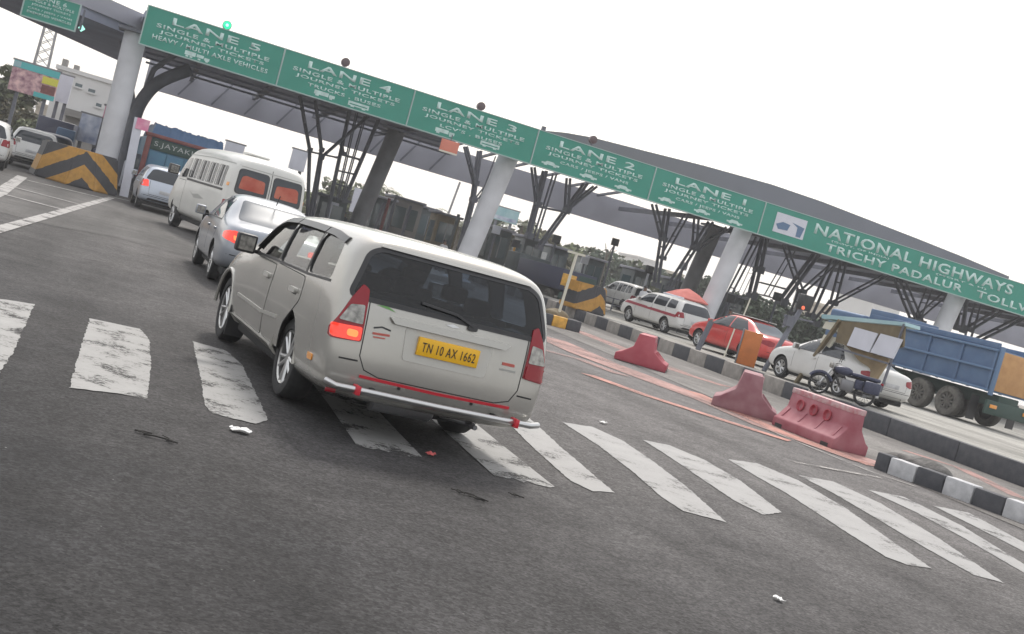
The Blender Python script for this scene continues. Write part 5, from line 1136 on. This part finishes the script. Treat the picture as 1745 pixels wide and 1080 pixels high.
for k, (px, py, Y, h, m, lab) in enumerate(((836, 428, 60, 3.2, 'steelwork', 'dark lane post just right of the LANE 3 pillar'), (872, 440, 62, 2.8, 'yellow', 'yellow lane post under the far teal billboard'), (936, 452, 60, 3.6, 'steelwork', 'dark lane post right of the three legged column'), (990, 468, 64, 3.0, 'steelwork', 'dark lane post left of the white jeep'),
    (1030, 478, 66, 4.6, 'steelwork', 'tall lane post above the white jeep'), (1098, 490, 60, 3.4, 'board', 'pale lane post right of the white jeep'), (1150, 505, 62, 4.2, 'steelwork', 'dark lane post left of the red parasol'), (1236, 540, 56, 3.0, 'steelwork', 'dark lane post at the LANE 1 pillar'), (1310, 556, 56, 3.8, 'steelwork', 'dark lane post above the orange board'), (1345, 560, 60, 4.4, 'board', 'pale lane post left of the signal head'), (1412, 578, 56, 3.4, 'steelwork', 'dark lane post left of the kiosk'))):
    p = AY(px, py, Y); t = thing('lane_post', lab, 'post', (p.x, Y, 0)); mb = MB(); mb.tube([(0, 0, 0), (0, 0, h)], .07, 8); mb.build('pole', m, t, smooth=True)
    MB().box(-.22, .22, -.10, .10, h-.45, h).build('head_box', 'black' if k % 3 else 'board', t, bevel=.02); MB().box(-.14, .14, -.14, .14, 0, .9).build('cabinet', 'booth' if k % 2 else 'wall_grey', t, bevel=.02)
for k, (a, b, Y, lab) in enumerate((((820, 436), (905, 462), 57, 'steel railing right of the LANE 3 pillar'), ((1000, 478), (1080, 500), 58, 'steel railing behind the white jeep'), ((1225, 545), (1300, 566), 55, 'steel railing behind the red saloon'), ((640, 408), (760, 430), 60, 'steel railing in front of the far booths'))):
    A, B = AY(*a, Y), AY(*b, Y); t = thing('railing', lab, 'railing', (A.x, Y, 0)); W = B.x-A.x; mb = MB()
    for z in (.4, .75, 1.1): mb.bar((0, 0, z), (W, 0, z), .05)
    for i in range(int(W/.9)+1): mb.bar((i*.9, 0, 0), (i*.9, 0, 1.14), .06)
    mb.build('rails', 'steelwork', t)
p = AY(620, 345, 85); t = thing('notice_board', 'pale grey board beyond the grey round column', 'sign', (p.x, 85, 0)); MB().box(-.9, .9, -.05, .05, p.z-.9, p.z+.9).build('board', 'board', t); MB().bar((0, 0, 0), (0, 0, p.z-.9), .15).build('post', 'steel', t)
# people by the lane
def person(label, px, py, Y, top, shirt, trousers, head=0, H=1.68):
    p = AY(px, py, Y); t = thing('person', label, 'person', (p.x, Y, PZ if p.x > 17.3 else .004), head)
    bm = bmesh.new()
    J = [((0, 0, .92), .135), ((0, 0, 1.15), .145), ((0, 0, 1.38), .15), ((0, 0, 1.48), .06), ((0, -.01, 1.58), .085), ((0, -.005, 1.66), .075),
         ((.19, 0, 1.38), .06), ((.24, -.02, 1.12), .046), ((.22, -.12, .90), .036), ((-.19, 0, 1.38), .06), ((-.24, .02, 1.12), .046), ((-.23, -.05, .88), .036),
         ((.10, 0, .86), .10), ((.11, -.02, .48), .065), ((.12, .02, .07), .05), ((.12, -.13, .04), .04), ((-.10, 0, .86), .10), ((-.11, -.02, .48), .065), ((-.12, .04, .07), .05), ((-.12, -.11, .04), .04)]
    E_ = [(0, 1), (1, 2), (2, 3), (3, 4), (4, 5), (2, 6), (6, 7), (7, 8), (2, 9), (9, 10), (10, 11), (0, 12), (12, 13), (13, 14), (14, 15), (0, 16), (16, 17), (17, 18), (18, 19)]
    me = bpy.data.meshes.new('body'); me.from_pydata([j[0] for j in J], E_, []); o = bpy.data.objects.new('body', me); COL.objects.link(o)
    md = o.modifiers.new('k', 'SKIN'); 
    for i, j in enumerate(J): me.skin_vertices[0].data[i].radius = (j[1], j[1])
    me.skin_vertices[0].data[0].use_root = True
    s = o.modifiers.new('s', 'SUBSURF'); s.levels = s.render_levels = 1
    m2 = freeze(o, 'body', 60); bpy.data.objects.remove(o); m2.materials.clear(); m2.materials.append(M['skin']); m2.materials.append(M[shirt]); m2.materials.append(M[trousers])
    for f in m2.polygons: z = f.center.z; f.material_index = 1 if .93 < z < 1.46 else 2 if z <= .93 and abs(f.center.x) < .19 else 0
    o = bpy.data.objects.new('body', m2); COL.objects.link(o); o.parent = t
    bm = bmesh.new(); bmesh.ops.create_uvsphere(bm, u_segments=12, v_segments=8, radius=.095)
    for v in bm.verts: v.co = Vector((v.co.x, v.co.y+.012, max(v.co.z, -.02)*1.05+1.645))
    me = bpy.data.meshes.new('hair'); bm.to_mesh(me); bm.free(); me.materials.append(M['black']); h = bpy.data.objects.new('hair', me); COL.objects.link(h); h.parent = t
person('person in white shirt standing by the foot of the LANE 3 pillar', 755, 425, 58, 0, 'shirt', 'navy', 20)
person('person in pale shirt standing by the white jeep', 1092, 520, 50, 0, 'shirt', 'black', 120)
person('person in dark clothes standing by the railing behind the red saloon', 1232, 575, 47, 0, 'navy', 'black', 80)
person('person in dark clothes standing left of the grey round column', 582, 385, 62, 0, 'booth', 'black', -30)
person('person in dark clothes standing behind the yellow and black block', 155, 300, 52, 0, 'navy', 'black', 10)

# ================================================================== BACKGROUND
def leaves(c, n, R, size, rng, bm, flatten=1):
    for _ in range(n):
        while True:
            v = Vector((rng.uniform(-1, 1), rng.uniform(-1, 1), rng.uniform(-1, 1)))
            if .25 < v.length < 1: break
        p = c+Vector((v.x*R[0], v.y*R[1], v.z*R[2])); s = size*rng.uniform(.6, 1.3)
        a = Vector((rng.gauss(0, 1), rng.gauss(0, 1), rng.gauss(0, .6))).normalized(); b = a.orthogonal().normalized(); b = (Matrix.Rotation(rng.uniform(0, 6.28), 3, a) @ b)
        bm.faces.new([bm.verts.new(p+a*s*.8), bm.verts.new(p+b*s*.45), bm.verts.new(p-a*s*.8), bm.verts.new(p-b*s*.45)])
def tree(label, x, y, h, r, m='leaf', seed=0, trunk=.35, n=22, per=75, name='tree', group=None, tall=1):
    rng = random.Random(seed); t = thing(name, label, 'tree', (x, y, 0), 0, group)
    mb = MB(); th = h*trunk; mb.tube([(0, 0, 0), (.1*r, 0, th*.6), (0, .05*r, h*.75)], .045*h, 8, .012*h)
    bm = bmesh.new()
    for i in range(n):
        a = rng.uniform(0, 6.28); k = rng.uniform(.15, 1)**.6; z = rng.uniform(th, h*.93); e = math.sin(math.pi*min(1, max(0.12, (z-th*.8)/(h-th*.8+.01))))**.6
        c = Vector((math.cos(a)*k*r*e*.8, math.sin(a)*k*r*e*.8, z)); rr = r*rng.uniform(.22, .42)
        leaves(c, per, (rr, rr, rr*.75*tall), .13*r+.06, rng, bm)
        if i % 3 == 0: mb.tube([(0, 0, min(z*.7, h*.6)), (c.x*.5, c.y*.5, z*.85), c], .012*h, 5, .005*h)
    mb.build('trunk', 'bark', t)
    me = bpy.data.meshes.new('crown'); bm.to_mesh(me); bm.free(); me.materials.append(M[m]); o = bpy.data.objects.new('crown', me); COL.objects.link(o); o.parent = t
    return t
def palm(label, x, y, h, seed=0, group=None):
    rng = random.Random(seed); t = thing('palm_tree', label, 'tree', (x, y, 0), 0, group)
    MB().tube([(0, 0, 0), (.2, 0, h*.5), (.1, .1, h)], .16, 8, .10).build('trunk', 'bark', t)
    bm = bmesh.new()
    for i in range(16):
        a = 6.28*i/16+rng.uniform(-.2, .2); L = rng.uniform(1.6, 2.3); up = rng.uniform(.1, .9)
        for k in range(9):
            f = k/8; cx = L*f; cz = up*L*f-1.1*L*f*f*.8; p = Vector((.1+math.cos(a)*cx, .1+math.sin(a)*cx, h+cz))
            for s in (-1, 1):
                sd_ = Vector((-math.sin(a), math.cos(a), 0))*s; q = p+sd_*.5*(1-f*.6)+Vector((math.cos(a)*.25, math.sin(a)*.25, -.18)); e = Vector((math.cos(a), math.sin(a), 0))*.09
                bm.faces.new([bm.verts.new(p-e), bm.verts.new(p+e), bm.verts.new(q)])
    me = bpy.data.meshes.new('crown'); bm.to_mesh(me); bm.free(); me.materials.append(M['leafpale']); o = bpy.data.objects.new('crown', me); COL.objects.link(o); o.parent = t
def seen(px, py, Y): p = AY(px, py, Y); return p.x, p.z
def treepx(label, px, top, Y, r, m, seed, **k):
    x, z = seen(px, top, Y); return tree(label, x, Y, max(2.2, z), r, m, seed, **k)
GL = 'trees beyond the left lanes'
treepx('dark bushy tree at the left edge behind the white cars', 2, 112, 85, 2.8, 'leaf', 1, trunk=.15, n=34, group=GL)
treepx('olive bushy tree right of the left edge tree below the billboard', 32, 180, 82, 2.0, 'leaf2', 2, trunk=.1, n=26, group=GL)
treepx('low pale bush in front of the billboard posts', 58, 208, 80, 1.4, 'leafpale', 3, trunk=.1, n=16, group=GL)
# row of trees far behind the lanes
GR = 'trees far behind the toll plaza'
spec = [(545, 325, 120, 3.4, 'leafpale'), (572, 312, 110, 3.0, 'leaf'), (598, 318, 125, 3.2, 'leafpale'), (628, 318, 118, 3.0, 'leafpale'), (655, 335, 112, 3.0, 'leaf'), (690, 362, 118, 3.2, 'leaf3'), (722, 372, 115, 3, 'leaf'),
        (762, 378, 118, 3.2, 'leaf3'), (800, 385, 112, 3.0, 'leaf'), (845, 372, 104, 3.2, 'leaf3'), (880, 384, 100, 3.4, 'leaf2'), (918, 388, 104, 3.2, 'leaf'), (940, 402, 100, 2.8, 'leaf2'), (972, 412, 110, 3, 'leafpale'),
        (1005, 422, 118, 3.2, 'leaf'), (1040, 432, 116, 3.2, 'leaf3'), (1078, 446, 120, 3.2, 'leaf'), (1120, 462, 118, 3, 'leaf3'), (1160, 470, 112, 3, 'leaf'), (1200, 470, 105, 3, 'leaf3')]
desc = ['pale leafy', 'green', 'rounded pale', 'second pale leafy', 'plain green', 'dark', 'low green', 'second dark', 'squat green', 'dense dark', 'olive brown', 'ragged green', 'second olive', 'pale low', 'broad green', 'third dark', 'last green', 'low dark', 'small green', 'lowest dark']
where = ['behind the dark toll booth', 'behind the slatted steel column', 'behind the pale board', 'behind the round column', 'right of the round column', 'behind the pale panel booth', 'above the small grey booth', 'behind the brownish booth', 'left of the LANE 3 pillar', 'right of the LANE 3 pillar', 'under the far billboard', 'behind the three legged column', 'right of the three legged column', 'above the pale marker pole', 'left of the bare tree', 'under the bare tree', 'left of the far white building', 'under the far white building', 'left of the second grey column', 'behind the second grey column']
for i, (px, top, Y, r, m) in enumerate(spec): treepx('%s tree in the far row %s' % (desc[i], where[i]), px, top, Y, r, m, 20+i, trunk=.08, n=20, per=60, group=GR)
for i, (px, top, Y) in enumerate(((662, 312, 96), (710, 340, 100), (735, 348, 98), (893, 370, 96), (785, 372, 100))):
    x, z = seen(px, top, Y); palm(['tallest palm right of the grey round column', 'palm above the pale panel booth', 'palm above the brownish booth', 'thin palm right of the far teal billboard', 'small palm left of the LANE 3 pillar'][i], x, Y, z-.6, i, 'palms far behind the toll plaza')
x, z = seen(1040, 415, 110); t = thing('bare_tree', 'bare forked tree standing above the far tree row', 'tree', (x, 110, 0)); mb = MB(); mb.tube([(0, 0, 0), (0, 0, z-1.2)], .14, 6); mb.tube([(0, 0, z-1.4), (-.5, 0, z-.1)], .08, 5, .03); mb.tube([(0, 0, z-1.4), (.5, .1, z)], .08, 5, .03); mb.tube([(.2, 0, z-.9), (.9, 0, z-.5)], .05, 5, .02); mb.build('trunk', 'bark', t)
# clipped columnar shrubs and hedge on the right
GH = 'dark pointed shrubs behind the platform'
n = 0
for px, top, Y, r in ((1220, 508, 82, 1.0), (1240, 500, 82, 1.0), (1262, 505, 82, 1.1), (1284, 505, 82, 1.1), (1306, 508, 82, 1.0), (1328, 506, 82, 1.1), (1350, 520, 82, 1.2), (1374, 540, 82, 1.3), (1400, 548, 82, 1.3), (1428, 552, 82, 1.3), (1455, 560, 82, 1.3), (1478, 566, 82, 1.3)):
    x, z = seen(px, top, Y)
    tree(['pointed shrub beside the foot of the LANE 1 pillar', 'second pointed shrub right of the LANE 1 pillar', 'pointed shrub behind the tall thin cream pole', 'pointed shrub right of the tall thin cream pole', 'pointed shrub behind the orange board', 'pointed shrub left of the signal head', 'pointed shrub behind the signal head', 'broad shrub right of the signal head', 'broad shrub behind the white saloon bonnet', 'broad shrub left of the kiosk roof', 'broad shrub behind the kiosk boards', 'last broad shrub between kiosk and truck'][n], x, Y, max(2, z), r*1.5, 'leaf3', 60+n, .03, 30, 85, 'shrub', GH, tall=1.6); n += 1

def building(label, pts, Y, depth, m, wins=(), extra=None, name='building'):
    P = [AY(x, y, Y) for x, y in pts]; x0, x1 = min(p.x for p in P), max(p.x for p in P); h = max(p.z for p in P)
    t = thing(name, label, 'building', (x0, Y, 0)); W = x1-x0
    MB().box(0, W, 0, depth, 0, h).build('wall', m, t); MB().box(-.15, W+.15, -.15, depth+.15, h, h+.3).build('parapet', m, t)
    for fx, fz, w, hh in wins:
        o = MB().box(fx*W-w/2, fx*W+w/2, -.03, .05, fz*h-hh/2, fz*h+hh/2).build('window', 'boothglass', t); MB().box(fx*W-w/2-.1, fx*W+w/2+.1, -.14, -.031, fz*h-hh/2-.12, fz*h-hh/2).build('sill', m, o)
    return t, W, h
b, W, h = building('white upper storeys building with dark shopfront beyond the left pillar', [(98, 118), (212, 150)], 95, 9, 'wall_white', [(.35, .88, .5, .25), (.55, .86, .5, .25), (.7, .72, .4, .25)])
MB().box(W*.25, W+.1, -1.2, -.031, h*.50, h*.58).build('canopy_band', 'wall_grey', b); MB().box(W*.28, W-.1, -.25, -.032, .2, h*.50).build('shopfront', 'wall_grey', b)
MB().box(W*.85, W*1.0, -.3, -.26, h*.70, h*.74).build('red_sign', 'salmon', b)
mb = MB(); mb.box(W*.02, W*.1, 1, 2.2, h, h+.9); mb.box(W*.2, W*.28, 1, 2, h, h+.7); mb.build('roof_tank', 'wall_grey', b)
b, W, h = building('low cream house under the left billboard', [(62, 180), (120, 205)], 100, 6, 'wall_cream', [(.3, .7, .8, .9), (.65, .7, .8, .9)])
building('pale far building right of the bare tree', [(1088, 440), (1125, 450)], 170, 8, 'wall_white', [(.25, .8, .8, .8), (.6, .8, .8, .8), (.25, .5, .8, .8), (.6, .5, .8, .8)])
building('pale far house right of the forked steel column under LANE 1', [(1128, 462), (1162, 476)], 120, 6, 'wall_cream', [(.5, .7, .8, .6)])
b, W, h = building('pale far building above the blue truck', [(1492, 510), (1535, 525)], 120, 8, 'wall_white', [(.5, .8, 1, .6)])
building('low cream wall building behind the steel rail frame', [(1400, 522), (1420, 530)], 100, 5, 'wall_cream', [(.5, .8, .5, .5)])

def billboard(name, label, a, b, c, Y, m, legs=True, depth=.25):
    A, B, Cc = AY(*a, Y), AY(*b, Y), AY(*c, Y); x0, x1 = A.x, B.x; z1, z0 = A.z, Cc.z
    t = thing(name, label, 'billboard', (x0, Y, 0)); W = x1-x0
    MB().box(0, W, 0, depth, z0, z1).build('panel', m, t)
    MB().box(-.08, W+.08, .02, depth+.1, z1+.003, z1+.10).build('frame', 'steel', t)
    if legs:
        for fx in (.2, .8): MB().bar((W*fx, .3, 0), (W*fx, .3, z0+.3), .2).build('post', 'steelwork', t)
    return t, W, z0, z1
t, W, z0, z1 = billboard('billboard', 'large billboard with teal top band and crowd picture at far left', (25, 101), (104, 122), (10, 150), 75, 'crowd')
H = z1-z0
MB().box(.0, W, -.02, -.003, z1-.22*H, z1).build('teal_band', 'billteal', t); MB().box(W*.0, W*.16, -.03, -.021, z1-.2*H, z1-.02*H).build('corner_logo', 'billblue', t)
MB().box(W*.66, W, -.02, -.003, z1-.50*H, z1-.26*H).build('yellow_panel', 'billyellow', t); MB().box(W*.55, W, -.02, -.003, z0, z0+.16*H).build('teal_foot', 'billteal', t); MB().box(W*.68, W*.98, -.022, -.003, z0+.18*H, z0+.46*H).build('portrait_panel', 'truckred', t)
t, W, z0, z1 = billboard('billboard', 'plain white hoarding joined right of the crowd billboard', (104, 126), (126, 132), (96, 172), 78, 'board')
t, W, z0, z1 = billboard('shop_sign', 'blue and white patterned poster wall left of the left pillar', (140, 192), (180, 204), (136, 240), 70, 'poster')
billboard('shop_sign', 'pink sign left of the left pillar', (180, 180), (194, 184), (176, 200), 66, 'pink')
p = AY(236, 205, 46.6); t = thing('post_sign', 'white post with pink sign on top right of the left pillar', 'sign', (AY(226, 275, 46.6).x, 46.6, 0)); k = t.location.x
MB().bar((0, 0, 0), (p.x-k, 0, p.z+.1), .32, .12).build('post', 'board', t); MB().box(p.x-k-.05, p.x-k+.42, -.09, -.062, p.z-.32, p.z+.10).build('pink_board', 'pink', t)
billboard('hoarding', 'pale blank hoarding above the minibus roof', (386, 240), (418, 249), (384, 262), 80, 'board'); billboard('hoarding', 'pale lattice hoarding left of the forked steel column', (500, 253), (526, 260), (494, 287), 80, 'board')
t, W, z0, z1 = billboard('billboard', 'far teal billboard right of the LANE 3 pillar', (845, 350), (886, 362), (840, 372), 95, 'billblue')
MB().box(W*.05, W*.95, -.02, -.003, z0+.1, z0+(z1-z0)*.35).build('grey_band', 'poster', t)
# lattice mast
p = AY(88, 50, 120); b0 = AY(68, 112, 120); t = thing('lattice_mast', 'tall lattice radio mast behind the billboard at left', 'mast', ((p.x+b0.x)/2, 120, 0)); hh = p.z+4; mb = MB()
for sx in (-1, 1):
    for sy in (-1, 1): mb.bar((sx*.8, sy*.8, 0), (sx*.45, sy*.45, hh), .12)
n = 16
for i in range(n):
    z, zz = hh*i/n, hh*(i+1)/n; r0, r1 = .8-.35*i/n, .8-.35*(i+1)/n
    for sy in (-1, 1): mb.bar((-r0, sy*r0, z), (r1, sy*r1, zz), .06); mb.bar((r0, sy*r0, z), (-r1, sy*r1, zz), .06); mb.bar((sy*r0, -r0, z), (sy*r1, r1, zz), .06)
mb.build('lattice', 'steel', t)
# dark parked lorry and blue drum by the left shops
lt = thing('lorry', 'dark lorry parked beyond the cars at far left', 'truck', (AY(92, 225, 66).x, 66, 0), 0); MB().box(-.9, .9, 0, 4.5, .8, 2.35).build('cargo_box', 'navy', lt, bevel=.05); MB().box(-.85, .85, 4.6, 6, .6, 2.0).build('cab', 'booth', lt, bevel=.08)
for s in (-1, 1):
    for y in (.8, 5.2): heavy_wheel(lt, s*.8, y, .42, .25, s)
p = AY(112, 230, 60); t = thing('blue_tarp_stall', 'small stall with bright blue top beside the dark lorry', 'stall', (p.x, 60, 0)); MB().box(-.42, .42, -.3, .6, p.z-.25, p.z+.3).build('tarpaulin', 'blue2', t, bevel=.08)
mb = MB(); [mb.bar((x, y, 0), (x, y, p.z-.2), .06) for x in (-.35, .35) for y in (-.2, .5)]; mb.build('legs', 'steel', t)
# lane equipment behind the left pillar
for k, (px, py, m, lab) in enumerate(((232, 262, 'steelwork', 'dark ticket machine cabinet just right of the left pillar foot'), (222, 285, 'board', 'pale lane equipment box at the foot of the left pillar'))):
    p = AY(px, py, 49+k*2); t = thing('lane_cabinet', lab, 'cabinet', (p.x, 49+k*2, .22)); MB().box(-.28, .28, -.2, .2, 0, 1.5-.4*k).build('case', m, t, bevel=.03); MB().box(-.2, .2, -.215, -.203, .9-.2*k, 1.3-.4*k).build('screen', 'boothglass', t); MB().box(-.12, .12, -.22, -.203, .5, .7).build('slot_plate', 'board', t)

# air: a closed box of thin haze round the camera and the whole place
HZ = bpy.data.materials.new('haze'); HZ.use_nodes = True; hn = HZ.node_tree.nodes; hn.clear()
hv = hn.new('ShaderNodeVolumePrincipled'); hv.inputs['Color'].default_value = (.96, .96, .98, 1); hv.inputs['Density'].default_value = .0010; hv.inputs['Anisotropy'].default_value = .2
ho = hn.new('ShaderNodeOutputMaterial'); HZ.node_tree.links.new(hv.outputs[0], ho.inputs['Volume'])
hb_ = MB().box(-425, 485, -125, 525, -1.03, 40).build('haze', HZ); tag(hb_, kind='stuff')
